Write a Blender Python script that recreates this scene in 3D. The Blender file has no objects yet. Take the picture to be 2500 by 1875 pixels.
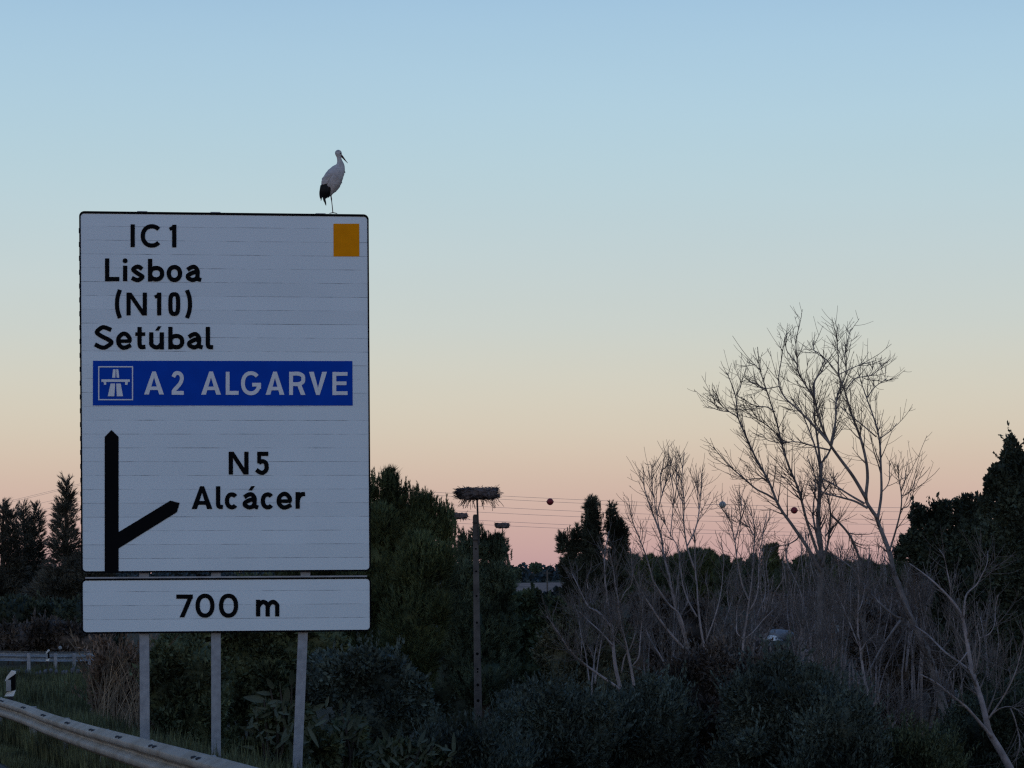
import bpy, math, random
import numpy as np
from mathutils import Vector, Matrix
rad = math.radians
rng = np.random.default_rng(7)
random.seed(7)
SC = bpy.context.scene
COL = SC.collection

# ------------------------------------------------------------------ camera
F = 5881.0                       # focal length in photo pixels (photo 2500 x 1875)
HORIZON = 1400.0                 # photo row of the horizon
EYE = 2.4
ROLL = rad(-0.35)
cam = bpy.data.cameras.new('camera')
cam.sensor_fit = 'HORIZONTAL'
cam.sensor_width = 36.0
cam.lens = 36.0 * F / 2500.0
cam.shift_y = (HORIZON - 937.5) / 2500.0
cam.clip_start = 0.5
cam.clip_end = 12000.0
cam_ob = bpy.data.objects.new('camera', cam)
COL.objects.link(cam_ob)
cam_ob.matrix_world = Matrix.Translation((0, 0, EYE)) @ Matrix.Rotation(math.pi/2, 4, 'X') @ Matrix.Rotation(ROLL, 4, 'Z')
SC.camera = cam_ob
CAM = np.array([0.0, 0.0, EYE])
_r = np.array([math.cos(ROLL), 0.0, math.sin(ROLL)])
_u = np.array([-math.sin(ROLL), 0.0, math.cos(ROLL)])

def at(px, py, D):
    """world point seen at photo pixel (px, py) at depth D"""
    return CAM + np.array([0.0, D, 0.0]) + _r*((px-1250.0)*D/F) - _u*((py-HORIZON)*D/F)

# ------------------------------------------------------------------ world
SUN_EL, SUN_AZ = rad(1.0), rad(180.0)
world = bpy.data.worlds.new('World')
SC.world = world
world.use_nodes = True
wn, wl = world.node_tree.nodes, world.node_tree.links
wn.clear()
w_out = wn.new('ShaderNodeOutputWorld')
w_bg = wn.new('ShaderNodeBackground')
w_sky = wn.new('ShaderNodeTexSky')
w_sky.sky_type = 'NISHITA'
w_sky.sun_disc = False
w_sky.sun_elevation = SUN_EL
w_sky.sun_rotation = SUN_AZ
def lin(c):
    c = c/255.0
    return c/12.92 if c <= 0.04045 else ((c+0.055)/1.055)**2.4
def srgb(r, g, b):
    return (lin(r), lin(g), lin(b), 1.0)
# twilight colour by elevation above the horizon (sine of the elevation)
w_tc = wn.new('ShaderNodeTexCoord')
w_sep = wn.new('ShaderNodeSeparateXYZ')
w_map = wn.new('ShaderNodeMapRange')
w_map.inputs['From Min'].default_value = -0.05
w_map.inputs['From Max'].default_value = 0.45
w_ramp = wn.new('ShaderNodeValToRGB')
w_ramp.color_ramp.interpolation = 'B_SPLINE'
def el_of(y):
    t = (HORIZON-y)/F
    return (t/math.sqrt(1+t*t) + 0.05)/0.5
SKY = [(1500, (186, 150, 155)), (1390, (195, 158, 159)), (1330, (203, 168, 163)), (1250, (209, 178, 167)), (1150, (215, 193, 175)),
       (1050, (216, 205, 186)), (930, (214, 211, 196)), (800, (206, 213, 207)), (600, (195, 212, 216)), (400, (185, 212, 222)),
       (200, (176, 208, 227)), (0, (166, 201, 226)), (-500, (140, 176, 214)), (-1000, (110, 148, 196))]
cr = w_ramp.color_ramp
cr.elements[0].position = 0.0
cr.elements[0].color = srgb(170, 140, 150)
cr.elements[1].position = 1.0
cr.elements[1].color = srgb(88, 124, 178)
for y, c in SKY:
    e = cr.elements.new(el_of(y))
    e.color = srgb(*c)
w_mix = wn.new('ShaderNodeMix')
w_mix.data_type = 'RGBA'
w_mix.inputs['Factor'].default_value = 0.96
w_gain = wn.new('ShaderNodeVectorMath')
w_gain.operation = 'SCALE'
w_gain.inputs['Scale'].default_value = 10.0
wl.new(w_tc.outputs['Generated'], w_sep.inputs[0])
wl.new(w_sep.outputs['Z'], w_map.inputs['Value'])
wl.new(w_map.outputs[0], w_ramp.inputs[0])
wl.new(w_ramp.outputs[0], w_gain.inputs[0])
# very faint uneven haze, long in azimuth and short in elevation
w_st = wn.new('ShaderNodeVectorMath'); w_st.operation = 'MULTIPLY'; w_st.inputs[1].default_value = (3.0, 3.0, 22.0)
w_ns = wn.new('ShaderNodeTexNoise'); w_ns.inputs['Scale'].default_value = 1.0; w_ns.inputs['Detail'].default_value = 3.0
w_hz = wn.new('ShaderNodeMapRange'); w_hz.inputs['To Min'].default_value = 9.72; w_hz.inputs['To Max'].default_value = 10.28
wl.new(w_tc.outputs['Generated'], w_st.inputs[0]); wl.new(w_st.outputs[0], w_ns.inputs['Vector'])
wl.new(w_ns.outputs['Fac'], w_hz.inputs['Value']); wl.new(w_hz.outputs[0], w_gain.inputs['Scale'])
wl.new(w_sky.outputs[0], w_mix.inputs['A'])
wl.new(w_gain.outputs[0], w_mix.inputs['B'])
wl.new(w_mix.outputs['Result'], w_bg.inputs['Color'])
w_bg.inputs['Strength'].default_value = 0.1
wl.new(w_bg.outputs[0], w_out.inputs[0])

sun = bpy.data.lights.new('sun', 'SUN')
sun.energy = 0.16
sun.angle = rad(30)
sun.color = (1.0, 0.84, 0.80)
sun_ob = bpy.data.objects.new('sun', sun)
COL.objects.link(sun_ob)
sun_ob.rotation_euler = (rad(80), 0, rad(-18))     # soft afterglow from low behind the camera
SC.view_settings.view_transform = 'Standard'
SC.view_settings.look = 'None'
SC.view_settings.exposure = 0.0
SC.view_settings.gamma = 1.0
SC.cycles.use_denoising = False
SC.cycles.filter_width = 1.3
SC.cycles.use_adaptive_sampling = False
SC.cycles.max_bounces = 4
SC.cycles.diffuse_bounces = 2

# ------------------------------------------------------------------ helpers
BASE = {}
def thing(name, label, cat, base, group=None):
    o = bpy.data.objects.new(name, None)
    o.empty_display_size = 0.3
    COL.objects.link(o)
    o.location = Vector([float(v) for v in base])
    o['label'] = label
    o['category'] = cat
    if group:
        o['group'] = group
    BASE[o] = np.array(base, float)
    return o
def tag(o, label, cat, group=None, kind=None):
    if label: o['label'] = label
    if cat: o['category'] = cat
    if group: o['group'] = group
    if kind: o['kind'] = kind
    return o
def make(name, V, Fs, mats, parent=None, smooth=False, fmat=None, base=None):
    """one mesh object from world-space vertices; Fs is an int array (m,k) or a list of faces"""
    V = np.asarray(V, float)
    if parent is not None:
        b = BASE[parent]
    elif base is not None:
        b = np.asarray(base, float)
    else:
        b = np.array([V[:, 0].mean(), V[:, 1].mean(), V[:, 2].min()])
    me = bpy.data.meshes.new(name)
    Vl = V - b
    if isinstance(Fs, np.ndarray):
        m, k = Fs.shape
        me.vertices.add(len(Vl))
        me.vertices.foreach_set('co', Vl.astype(np.float32).ravel())
        me.loops.add(m*k)
        me.loops.foreach_set('vertex_index', Fs.astype(np.int32).ravel())
        me.polygons.add(m)
        me.polygons.foreach_set('loop_start', (np.arange(m)*k).astype(np.int32))
        me.update(calc_edges=True)
    else:
        me.from_pydata([tuple(v) for v in Vl], [], [list(f) for f in Fs])
        me.update(calc_edges=True)
    if not isinstance(mats, (list, tuple)):
        mats = [mats]
    for m_ in mats:
        me.materials.append(m_)
    if fmat is not None:
        me.polygons.foreach_set('material_index', np.asarray(fmat, np.int32))
    if smooth:
        me.polygons.foreach_set('use_smooth', np.ones(len(me.polygons), bool))
    o = bpy.data.objects.new(name, me)
    COL.objects.link(o)
    if parent is not None:
        o.parent = parent
        BASE[o] = b
    else:
        o.location = Vector([float(v) for v in b])
        BASE[o] = b
    return o

class MB:
    """collects vertices and faces (mixed sizes) for one mesh"""
    def __init__(s):
        s.V, s.F, s.M = [], [], []
        s.n = 0
    def add(s, V, Fs, m=0):
        V = np.asarray(V, float).reshape(-1, 3)
        s.V.append(V)
        for f in Fs:
            s.F.append([int(i)+s.n for i in f])
            s.M.append(m)
        s.n += len(V)
    def build(s, name, mats, parent=None, smooth=False, base=None):
        return make(name, np.concatenate(s.V), s.F, mats, parent, smooth, s.M, base)

def tube(P, R, k=8, cap=True, squash=None):
    """verts, faces for a tube along P (n,3) with radii R (n,)"""
    P = np.asarray(P, float); n = len(P)
    R = np.broadcast_to(np.asarray(R, float), (n,))
    T = np.gradient(P, axis=0)
    T /= np.linalg.norm(T, axis=1)[:, None] + 1e-9
    ref = np.array([0.0, 1.0, 0.12]) if abs(T[:, 1]).mean() < 0.8 else np.array([1.0, 0.1, 0.0])
    A = np.cross(T, ref); A /= np.linalg.norm(A, axis=1)[:, None] + 1e-9
    B = np.cross(T, A)
    th = np.linspace(0, 2*math.pi, k, endpoint=False)
    V = P[:, None, :] + R[:, None, None]*(np.cos(th)[None, :, None]*A[:, None, :] + np.sin(th)[None, :, None]*B[:, None, :])
    idx = np.arange(n*k).reshape(n, k)
    Fs = []
    for i in range(n-1):
        for j in range(k):
            j2 = (j+1) % k
            Fs.append([idx[i, j], idx[i+1, j], idx[i+1, j2], idx[i, j2]])
    if cap:
        Fs.append(list(idx[0])); Fs.append(list(idx[-1][::-1]))
    return V.reshape(-1, 3), Fs
def tubes(P, R, k=4):
    """many tubes at once: P (t,n,3), R (t,n) -> verts, quads"""
    t, n, _ = P.shape
    T = np.gradient(P, axis=1)
    T /= np.linalg.norm(T, axis=2)[..., None] + 1e-9
    ref = np.array([0.31, 0.93, 0.17])
    A = np.cross(T, ref); A /= np.linalg.norm(A, axis=2)[..., None] + 1e-9
    B = np.cross(T, A)
    th = np.linspace(0, 2*math.pi, k, endpoint=False)
    V = P[:, :, None, :] + R[:, :, None, None]*(np.cos(th)[None, None, :, None]*A[:, :, None, :] + np.sin(th)[None, None, :, None]*B[:, :, None, :])
    idx = np.arange(t*n*k).reshape(t, n, k)
    a = idx[:, :-1, :]; b = idx[:, 1:, :]
    Q = np.stack([a, b, np.roll(b, -1, axis=2), np.roll(a, -1, axis=2)], axis=-1).reshape(-1, 4)
    return V.reshape(-1, 3), Q
def unit(V):
    return V/(np.linalg.norm(V, axis=-1, keepdims=True)+1e-9)
def rnd_dirs(n):
    return unit(rng.normal(size=(n, 3)))
def catmull(P, m):
    """smooth resample of a polyline to m points"""
    P = np.asarray(P, float)
    if len(P) == 2:
        t = np.linspace(0, 1, m)[:, None]
        return P[0]*(1-t)+P[1]*t
    Q = np.vstack([2*P[0]-P[1], P, 2*P[-1]-P[-2]])
    d = np.r_[0, np.cumsum(np.linalg.norm(np.diff(P, axis=0), axis=1))]
    s = np.linspace(0, d[-1], m)
    out = []
    for v in s:
        i = min(np.searchsorted(d, v, side='right')-1, len(P)-2)
        t = (v-d[i])/(d[i+1]-d[i]+1e-9)
        p0, p1, p2, p3 = Q[i], Q[i+1], Q[i+2], Q[i+3]
        out.append(0.5*((2*p1)+(-p0+p2)*t+(2*p0-5*p1+4*p2-p3)*t*t+(-p0+3*p1-3*p2+p3)*t**3))
    return np.array(out)
def box(c, sx, sy, sz, rot=0.0):
    """verts, faces of a box centred at c"""
    V = []
    for x in (-1, 1):
        for y in (-1, 1):
            for z in (-1, 1):
                X, Y = x*sx/2, y*sy/2
                V.append((c[0]+X*math.cos(rot)-Y*math.sin(rot), c[1]+X*math.sin(rot)+Y*math.cos(rot), c[2]+z*sz/2))
    return V, [(0, 1, 3, 2), (4, 6, 7, 5), (0, 4, 5, 1), (2, 3, 7, 6), (0, 2, 6, 4), (1, 5, 7, 3)]
_ico = None
def blob(c, r, amp=0.25, squash=(1, 1, 1)):
    """an uneven closed lump (verts, tri faces)"""
    global _ico
    if _ico is None:
        import bmesh
        bm = bmesh.new()
        bmesh.ops.create_icosphere(bm, subdivisions=3, radius=1.0)
        bm.verts.ensure_lookup_table()
        _ico = (np.array([v.co[:] for v in bm.verts]), np.array([[v.index for v in f.verts] for f in bm.faces]))
        bm.free()
    V, Fs = _ico
    ph = rng.uniform(0, 6.28, (4, 3)); fr = rng.uniform(1.5, 4.5, (4, 3))
    n = sum(np.sin(V@np.diag(fr[i])@np.ones(3)+ph[i, 0])*np.sin(V[:, i % 3]*fr[i, 1]+ph[i, 1]) for i in range(4))/4
    W = V*(1+amp*n)[:, None]*np.array(r)*np.array(squash)
    return W+np.asarray(c), Fs

# ------------------------------------------------------------------ materials
def mat(name, c1, c2=None, scale=6.0, rough=0.7, metal=0.0, spec=0.3, island=False, detail=4.0, bump=0.0, coord='Object', mid=0.5, width=0.35):
    m = bpy.data.materials.new(name)
    m.use_nodes = True
    nt = m.node_tree
    b = nt.nodes['Principled BSDF']
    b.inputs['Roughness'].default_value = rough
    b.inputs['Metallic'].default_value = metal
    b.inputs['Specular IOR Level'].default_value = spec
    if c2 is None:
        c2 = tuple(v*0.75 for v in c1)
    mix = nt.nodes.new('ShaderNodeMix'); mix.data_type = 'RGBA'
    mix.inputs['A'].default_value = (*c1, 1); mix.inputs['B'].default_value = (*c2, 1)
    if island:
        g = nt.nodes.new('ShaderNodeNewGeometry')
        nt.links.new(g.outputs['Random Per Island'], mix.inputs['Factor'])
    else:
        tc = nt.nodes.new('ShaderNodeTexCoord')
        n = nt.nodes.new('ShaderNodeTexNoise')
        n.inputs['Scale'].default_value = scale
        n.inputs['Detail'].default_value = detail
        mr = nt.nodes.new('ShaderNodeMapRange')
        mr.inputs['From Min'].default_value = mid-width/2
        mr.inputs['From Max'].default_value = mid+width/2
        nt.links.new(tc.outputs[coord], n.inputs['Vector'])
        nt.links.new(n.outputs['Fac'], mr.inputs['Value'])
        nt.links.new(mr.outputs[0], mix.inputs['Factor'])
        if bump:
            bp = nt.nodes.new('ShaderNodeBump')
            bp.inputs['Strength'].default_value = bump
            bp.inputs['Distance'].default_value = 0.02
            nt.links.new(n.outputs['Fac'], bp.inputs['Height'])
            nt.links.new(bp.outputs[0], b.inputs['Normal'])
    nt.links.new(mix.outputs['Result'], b.inputs['Base Color'])
    return m
def leafmat(name, c1, c2, rough=0.65, spec=0.15):
    """foliage: colour differs from leaf to leaf; soft patches paint lit clumps and dark hollows into it"""
    m = mat(name, c1, c2, rough=rough, spec=spec, island=True)
    nt = m.node_tree
    b = nt.nodes['Principled BSDF']
    src = b.inputs['Base Color'].links[0].from_socket
    tc = nt.nodes.new('ShaderNodeTexCoord')
    n = nt.nodes.new('ShaderNodeTexNoise'); n.inputs['Scale'].default_value = 0.9; n.inputs['Detail'].default_value = 2
    mr = nt.nodes.new('ShaderNodeMapRange'); mr.inputs['From Min'].default_value = 0.35; mr.inputs['From Max'].default_value = 0.65
    mr.inputs['To Min'].default_value = 0.45; mr.inputs['To Max'].default_value = 1.6  # painted light and shade: patches brightened as lit clumps, darkened as hollows
    vm = nt.nodes.new('ShaderNodeVectorMath'); vm.operation = 'SCALE'
    nt.links.new(tc.outputs['Object'], n.inputs['Vector'])
    nt.links.new(n.outputs['Fac'], mr.inputs['Value'])
    nt.links.new(src, vm.inputs[0]); nt.links.new(mr.outputs[0], vm.inputs['Scale'])
    nt.links.new(vm.outputs[0], b.inputs['Base Color'])
    return m

M_bark3 = mat('bark of the leaning tree', (0.25, 0.215, 0.205), (0.12, 0.103, 0.098), 4.0, 0.85, spec=0.1, bump=0.5)
M_bark2 = mat('bark of the saplings', (0.34, 0.285, 0.28), (0.19, 0.16, 0.155), 5.0, 0.85, spec=0.1)
M_bark = mat('bark pale', (0.21, 0.18, 0.17), (0.10, 0.086, 0.082), 5.0, 0.85, spec=0.1)
M_twig2 = mat('twigs of the saplings', (0.185, 0.155, 0.14), (0.11, 0.092, 0.086), 3.0, 0.85, spec=0.1)
M_twig = mat('twig bark', (0.135, 0.108, 0.10), (0.085, 0.07, 0.066), 3.0, 0.85, spec=0.1)
M_darkbark = mat('bark dark', (0.07, 0.055, 0.045), (0.035, 0.03, 0.025), 6.0, 0.9, spec=0.1)
M_pine = leafmat('pine needles', (0.105, 0.118, 0.048), (0.040, 0.060, 0.035))
M_pine2 = leafmat('pine needles grey green', (0.095, 0.115, 0.065), (0.042, 0.065, 0.050))
M_cyp = leafmat('cypress foliage', (0.075, 0.082, 0.055), (0.035, 0.042, 0.036))
M_conif = leafmat('conifer foliage', (0.120, 0.110, 0.085), (0.050, 0.056, 0.050))
M_ever = leafmat('evergreen leaves', (0.060, 0.072, 0.045), (0.026, 0.036, 0.030))
M_shrubA = leafmat('shrub leaves blue green', (0.086, 0.103, 0.080), (0.038, 0.052, 0.047))
M_shrubB = leafmat('shrub leaves green', (0.105, 0.120, 0.060), (0.045, 0.060, 0.036))
M_shrubC = leafmat('shrub leaves brownish', (0.140, 0.110, 0.090), (0.060, 0.052, 0.050))
M_olive = leafmat('shrub leaves olive', (0.140, 0.130, 0.080), (0.060, 0.062, 0.042))
M_dry = leafmat('dry leaves', (0.26, 0.175, 0.125), (0.10, 0.072, 0.056))
M_far = leafmat('far wood', (0.034, 0.048, 0.052), (0.020, 0.030, 0.036))
M_grass = leafmat('grass blades', (0.120, 0.130, 0.062), (0.056, 0.064, 0.036))
M_straw = leafmat('straw', (0.30, 0.215, 0.145), (0.13, 0.095, 0.066))
M_ground = mat('soil', (0.060, 0.052, 0.038), (0.034, 0.034, 0.024), 0.6, 0.95, spec=0.05, coord='Object', bump=0.3)
M_field = mat('dry field', (0.30, 0.20, 0.165), (0.15, 0.11, 0.095), 0.22, 0.95, spec=0.02)
M_asphalt = mat('asphalt', (0.062, 0.058, 0.066), (0.044, 0.042, 0.048), 9.0, 0.9, spec=0.2, bump=0.4)
M_zinc = mat('galvanised steel', (0.36, 0.37, 0.40), (0.27, 0.28, 0.31), 9.0, 0.62, 0.25, 0.4)
M_post = mat('galvanised post', (0.30, 0.32, 0.36), (0.22, 0.235, 0.27), 14.0, 0.6, 0.2, 0.4)
M_black = mat('black vinyl', (0.004, 0.0045, 0.006), (0.003, 0.0035, 0.005), 8.0, 0.6, spec=0.04)
M_blue = mat('blue vinyl', (0.001, 0.056, 0.43), (0.001, 0.050, 0.39), 5.0, 0.5, spec=0.05)
M_yellow = mat('amber vinyl', (0.80, 0.275, 0.001), (0.72, 0.245, 0.001), 12.0, 0.5, spec=0.05)
M_white = mat('white vinyl', (0.72, 0.74, 0.80), (0.64, 0.66, 0.72), 6.0, 0.5, spec=0.3)
M_alu = mat('aluminium edge', (0.34, 0.36, 0.40), (0.22, 0.23, 0.26), 4.0, 0.5, 0.4, 0.4)
M_conc = mat('pole concrete', (0.135, 0.118, 0.108), (0.075, 0.066, 0.062), 3.0, 0.9, spec=0.1, bump=0.3)
M_rust = mat('dark steel', (0.045, 0.042, 0.045), (0.03, 0.028, 0.03), 8.0, 0.6, 0.4)
M_nest = leafmat('nest sticks', (0.150, 0.120, 0.115), (0.05, 0.042, 0.043))
M_wire = mat('wire', (0.42, 0.35, 0.35), (0.36, 0.30, 0.30), 1.0, 0.6, 0.0)
M_red = mat('red ball', (0.22, 0.018, 0.028), (0.15, 0.013, 0.02), 3.0, 0.55)
M_ballwhite = mat('white ball', (0.36, 0.37, 0.37), (0.28, 0.29, 0.29), 3.0, 0.55)
M_delw = mat('delineator white', (0.80, 0.80, 0.80), (0.68, 0.68, 0.68), 12.0, 0.5)
M_tarp = mat('grey sheet', (0.22, 0.21, 0.22), (0.12, 0.12, 0.13), 2.0, 0.7, bump=0.3)
M_pale = mat('pale block', (0.34, 0.36, 0.37), (0.20, 0.21, 0.23), 3.0, 0.7)
M_rag = mat('ragged white', (0.75, 0.72, 0.70), (0.10, 0.10, 0.11), 2.5, 0.8, width=0.12)
M_stone = mat('grey stone', (0.13, 0.13, 0.14), (0.06, 0.06, 0.066), 9.0, 0.85)
M_pad = mat('coarse leaf', (0.100, 0.118, 0.080), (0.042, 0.058, 0.044), 1.6, 0.6, spec=0.25)

def panel_material():
    """white sheeting on horizontal aluminium slats: slight tone change per slat, dirty broken seam lines"""
    m = bpy.data.materials.new('sign sheeting')
    m.use_nodes = True
    nt = m.node_tree; N = nt.nodes.new; L = nt.links.new
    b = nt.nodes['Principled BSDF']
    b.inputs['Roughness'].default_value = 0.5
    b.inputs['Specular IOR Level'].default_value = 0.35
    tc = N('ShaderNodeTexCoord'); sp = N('ShaderNodeSeparateXYZ')
    L(tc.outputs['Object'], sp.inputs[0])
    div = N('ShaderNodeMath'); div.operation = 'DIVIDE'; div.inputs[1].default_value = SLAT
    L(sp.outputs['Z'], div.inputs[0])
    fr = N('ShaderNodeMath'); fr.operation = 'FRACT'; L(div.outputs[0], fr.inputs[0])
    fl = N('ShaderNodeMath'); fl.operation = 'FLOOR'; L(div.outputs[0], fl.inputs[0])
    wn_ = N('ShaderNodeTexWhiteNoise'); wn_.noise_dimensions = '1D'; L(fl.outputs[0], wn_.inputs['W'])
    near = N('ShaderNodeMath'); near.operation = 'LESS_THAN'; near.inputs[1].default_value = 0.042
    L(fr.outputs[0], near.inputs[0])
    cx = N('ShaderNodeCombineXYZ')
    mx = N('ShaderNodeMath'); mx.operation = 'MULTIPLY'; mx.inputs[1].default_value = 2.2; L(sp.outputs['X'], mx.inputs[0])
    mz = N('ShaderNodeMath'); mz.operation = 'MULTIPLY'; mz.inputs[1].default_value = 5.3; L(fl.outputs[0], mz.inputs[0])
    L(mx.outputs[0], cx.inputs[0]); L(mz.outputs[0], cx.inputs[2])
    ns = N('ShaderNodeTexNoise'); ns.inputs['Scale'].default_value = 1.0; ns.inputs['Detail'].default_value = 5.0; ns.inputs['Roughness'].default_value = 0.7
    L(cx.outputs[0], ns.inputs['Vector'])
    st = N('ShaderNodeMapRange'); st.inputs['From Min'].default_value = 0.42; st.inputs['From Max'].default_value = 0.66
    st.inputs['To Min'].default_value = 0.04; st.inputs['To Max'].default_value = 0.9
    L(ns.outputs['Fac'], st.inputs['Value'])
    seam = N('ShaderNodeMath'); seam.operation = 'MULTIPLY'; L(near.outputs[0], seam.inputs[0]); L(st.outputs[0], seam.inputs[1])
    nb = N('ShaderNodeTexNoise'); nb.inputs['Scale'].default_value = 1.3; nb.inputs['Detail'].default_value = 6.0
    L(tc.outputs['Object'], nb.inputs['Vector'])
    ng = N('ShaderNodeTexNoise'); ng.inputs['Scale'].default_value = 70.0; ng.inputs['Detail'].default_value = 3.0
    L(tc.outputs['Object'], ng.inputs['Vector'])
    tone = N('ShaderNodeMath'); tone.operation = 'MULTIPLY_ADD'; tone.inputs[1].default_value = 0.06; tone.inputs[2].default_value = 0.0
    L(wn_.outputs['Value'], tone.inputs[0])
    t2 = N('ShaderNodeMath'); t2.operation = 'MULTIPLY_ADD'; t2.inputs[1].default_value = 0.16; L(nb.outputs['Fac'], t2.inputs[0]); L(tone.outputs[0], t2.inputs[2])
    t3 = N('ShaderNodeMath'); t3.operation = 'MULTIPLY_ADD'; t3.inputs[1].default_value = 0.16; L(ng.outputs['Fac'], t3.inputs[0]); L(t2.outputs[0], t3.inputs[2])
    t4 = N('ShaderNodeMath'); t4.operation = 'ADD'; t4.inputs[1].default_value = 0.80; L(t3.outputs[0], t4.inputs[0])
    base = N('ShaderNodeVectorMath'); base.operation = 'SCALE'; base.inputs[0].default_value = PANEL_RGB
    L(t4.outputs[0], base.inputs['Scale'])
    mix = N('ShaderNodeMix'); mix.data_type = 'RGBA'
    L(seam.outputs[0], mix.inputs['Factor']); L(base.outputs[0], mix.inputs['A'])
    mix.inputs['B'].default_value = (0.10, 0.11, 0.13, 1)
    L(mix.outputs['Result'], b.inputs['Base Color'])
    return m
SLAT = 0.1715
PANEL_RGB = (0.67, 0.75, 0.81)
M_panel = panel_material()

# ------------------------------------------------------------------ ground
_RY = [-40, 0, 17, 18.6, 23.3, 28.3, 32, 38, 50, 60, 75, 100, 140]
_RX = [16.0, 3.35, -1.78, -2.26, -3.60, -5.02, -6.15, -8.1, -12.6, -17.5, -27.0, -48.0, -90.0]
def rail_x(Y): return np.interp(Y, _RY, _RX)
def grade(Y): return np.interp(Y, [-40, 0, 17, 18.6, 23.3, 28.3, 32, 38, 50, 76, 90], [1.1, .70, .28, .225, .08, -.09, -.175, -.256, -.45, -.83, -1.065])
def valley(Y): return np.interp(Y, [0, 20, 35, 50, 90, 130, 200, 300, 400, 520, 700, 1000, 4000], [-1.5, -1.5, -2.0, -2.8, -3.6, -3.6, -2.5, -1.2, -0.4, 0.6, 2.0, 2.0, 2.0])
def ground_z(X, Y):
    X = np.asarray(X, float); Y = np.asarray(Y, float)
    xr = rail_x(Y)
    start = np.where(Y > 40, np.maximum(xr+0.7, -11.0), xr+0.7)
    t = np.clip((X-start)/9.0, 0, 1); t = t*t*(3-2*t)
    z = grade(Y)*(1-t)+valley(Y)*t
    lane = np.clip((xr-0.40-X)/0.3, 0, 1)*np.clip((95-Y)/10, 0, 1)
    z = z - 0.05*lane
    far = np.clip((Y-100)/200, 0, 1)
    z = z*(1-far)+valley(Y)*far
    bumps = 0.12*np.sin(X*0.31+1.3)*np.sin(Y*0.23)+0.06*np.sin(X*0.9)*np.sin(Y*0.77+0.5)
    z = z + bumps*np.clip(t*1.5, 0, 1) + far*0.5*np.sin(X*0.011+0.8)*np.sin(Y*0.009)
    return z
ys = np.r_[np.arange(-40, 10, 5), np.arange(10, 60, 0.7), np.arange(60, 130, 2), np.geomspace(130, 4500, 60)]
xs = np.r_[-np.geomspace(2500, 45, 40), np.arange(-44, 36, 0.7), np.geomspace(36, 2500, 40)]
GX, GY = np.meshgrid(xs, ys)
GV = np.stack([GX, GY, ground_z(GX, GY)], -1).reshape(-1, 3)
ii = np.arange(len(xs)*len(ys)).reshape(len(ys), len(xs))
GQ = np.stack([ii[:-1, :-1], ii[:-1, 1:], ii[1:, 1:], ii[1:, :-1]], -1).reshape(-1, 4)
tag(make('ground', GV, GQ, M_ground, smooth=True, base=(0, 0, 0)), None, None, kind='structure')
# road left of the rail
ry = np.arange(-38, 92, 1.0)
RV = []
for Y in ry:
    xr = rail_x(Y)
    for k in range(6):
        RV.append((xr-0.52-k*1.8, Y, float(grade(Y))))
ii = np.arange(len(RV)).reshape(len(ry), 6)
RQ = np.stack([ii[:-1, 1:], ii[:-1, :-1], ii[1:, :-1], ii[1:, 1:]], -1).reshape(-1, 4)
tag(make('road', RV, RQ, M_asphalt, base=(0, 0, 0)), None, None, kind='structure')
# pale far field on the rise
fx = np.linspace(-60, 40, 40); fy = np.linspace(350, 520, 20)
FX, FY = np.meshgrid(fx, fy)
FY = 350+(FY-350)*(0.86+0.14*np.clip((FX+20)/40, 0, 1.2))+3*np.sin(FX*.9)+2*np.sin(FX*2.3)
FX = FX + (FY-460)*0.12
FV = np.stack([FX, FY, ground_z(FX, FY)+0.25], -1).reshape(-1, 3)
ii = np.arange(800).reshape(20, 40)
FQ = np.stack([ii[:-1, :-1], ii[:-1, 1:], ii[1:, 1:], ii[1:, :-1]], -1).reshape(-1, 4)
tag(make('field', FV, FQ, M_field, smooth=True, base=(0, 0, 0)), None, None, kind='structure')

# ------------------------------------------------------------------ road sign
YAW = rad(6.8)
S_O = at(550, 1000, 30.0)
S_R = np.array([math.cos(YAW), math.sin(YAW), 0.0])
S_N = np.array([math.sin(YAW), -math.cos(YAW), 0.0])       # towards the driver
S_U = np.array([0.0, 0.0, 1.0])
def on_sign(px, py):
    """photo pixel -> (a, b) metres on the sign plane"""
    d = at(px, py, 1.0)-CAM
    t = np.dot(S_O-CAM, S_N)/np.dot(d, S_N)
    p = CAM+d*t-S_O
    return np.array([np.dot(p, S_R), p[2]])
def sw(ab, c=0.0):
    ab = np.asarray(ab, float)
    return S_O + ab[..., :1]*S_R + ab[..., 1:2]*S_U + c*S_N
def q2(u, v): return on_sign(150+.36166*u, 480+.36166*v)     # measured on two enlarged crops of the photo
def q3(u, v): return on_sign(150+.36166*u, 1000+.36166*v)
def rrect(a0, b0, a1, b1, r, n=7):
    P = []
    for cx, cy, s in ((a1-r, b1-r, 0), (a0+r, b1-r, 90), (a0+r, b0+r, 180), (a1-r, b0+r, 270)):
        for k in range(n+1):
            t = rad(s+90*k/n)
            P.append((cx+r*math.cos(t), cy+r*math.sin(t)))
    return np.array(P)
SIGN_BASE = None
sign_foot = sw(on_sign(527, 1850)); sign_foot = np.array([sign_foot[0], sign_foot[1], float(ground_z(sign_foot[0], sign_foot[1]))])
sign = thing('road_sign', 'large white motorway direction sign on three grey posts with a 700 m plate below', 'road sign', sign_foot)
def slab(name, P, c0, c1, m, parent, base_pt=None):
    """prism with outline P (a, b) between depths c0 (back) and c1 (front)"""
    n = len(P)
    V = np.vstack([sw(P, c0), sw(P, c1)])
    Fs = [list(range(n-1, -1, -1)), list(range(n, 2*n))]
    Fs += [[i, (i+1) % n, n+(i+1) % n, n+i] for i in range(n)]
    return make(name, V, Fs, m, parent)
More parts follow.
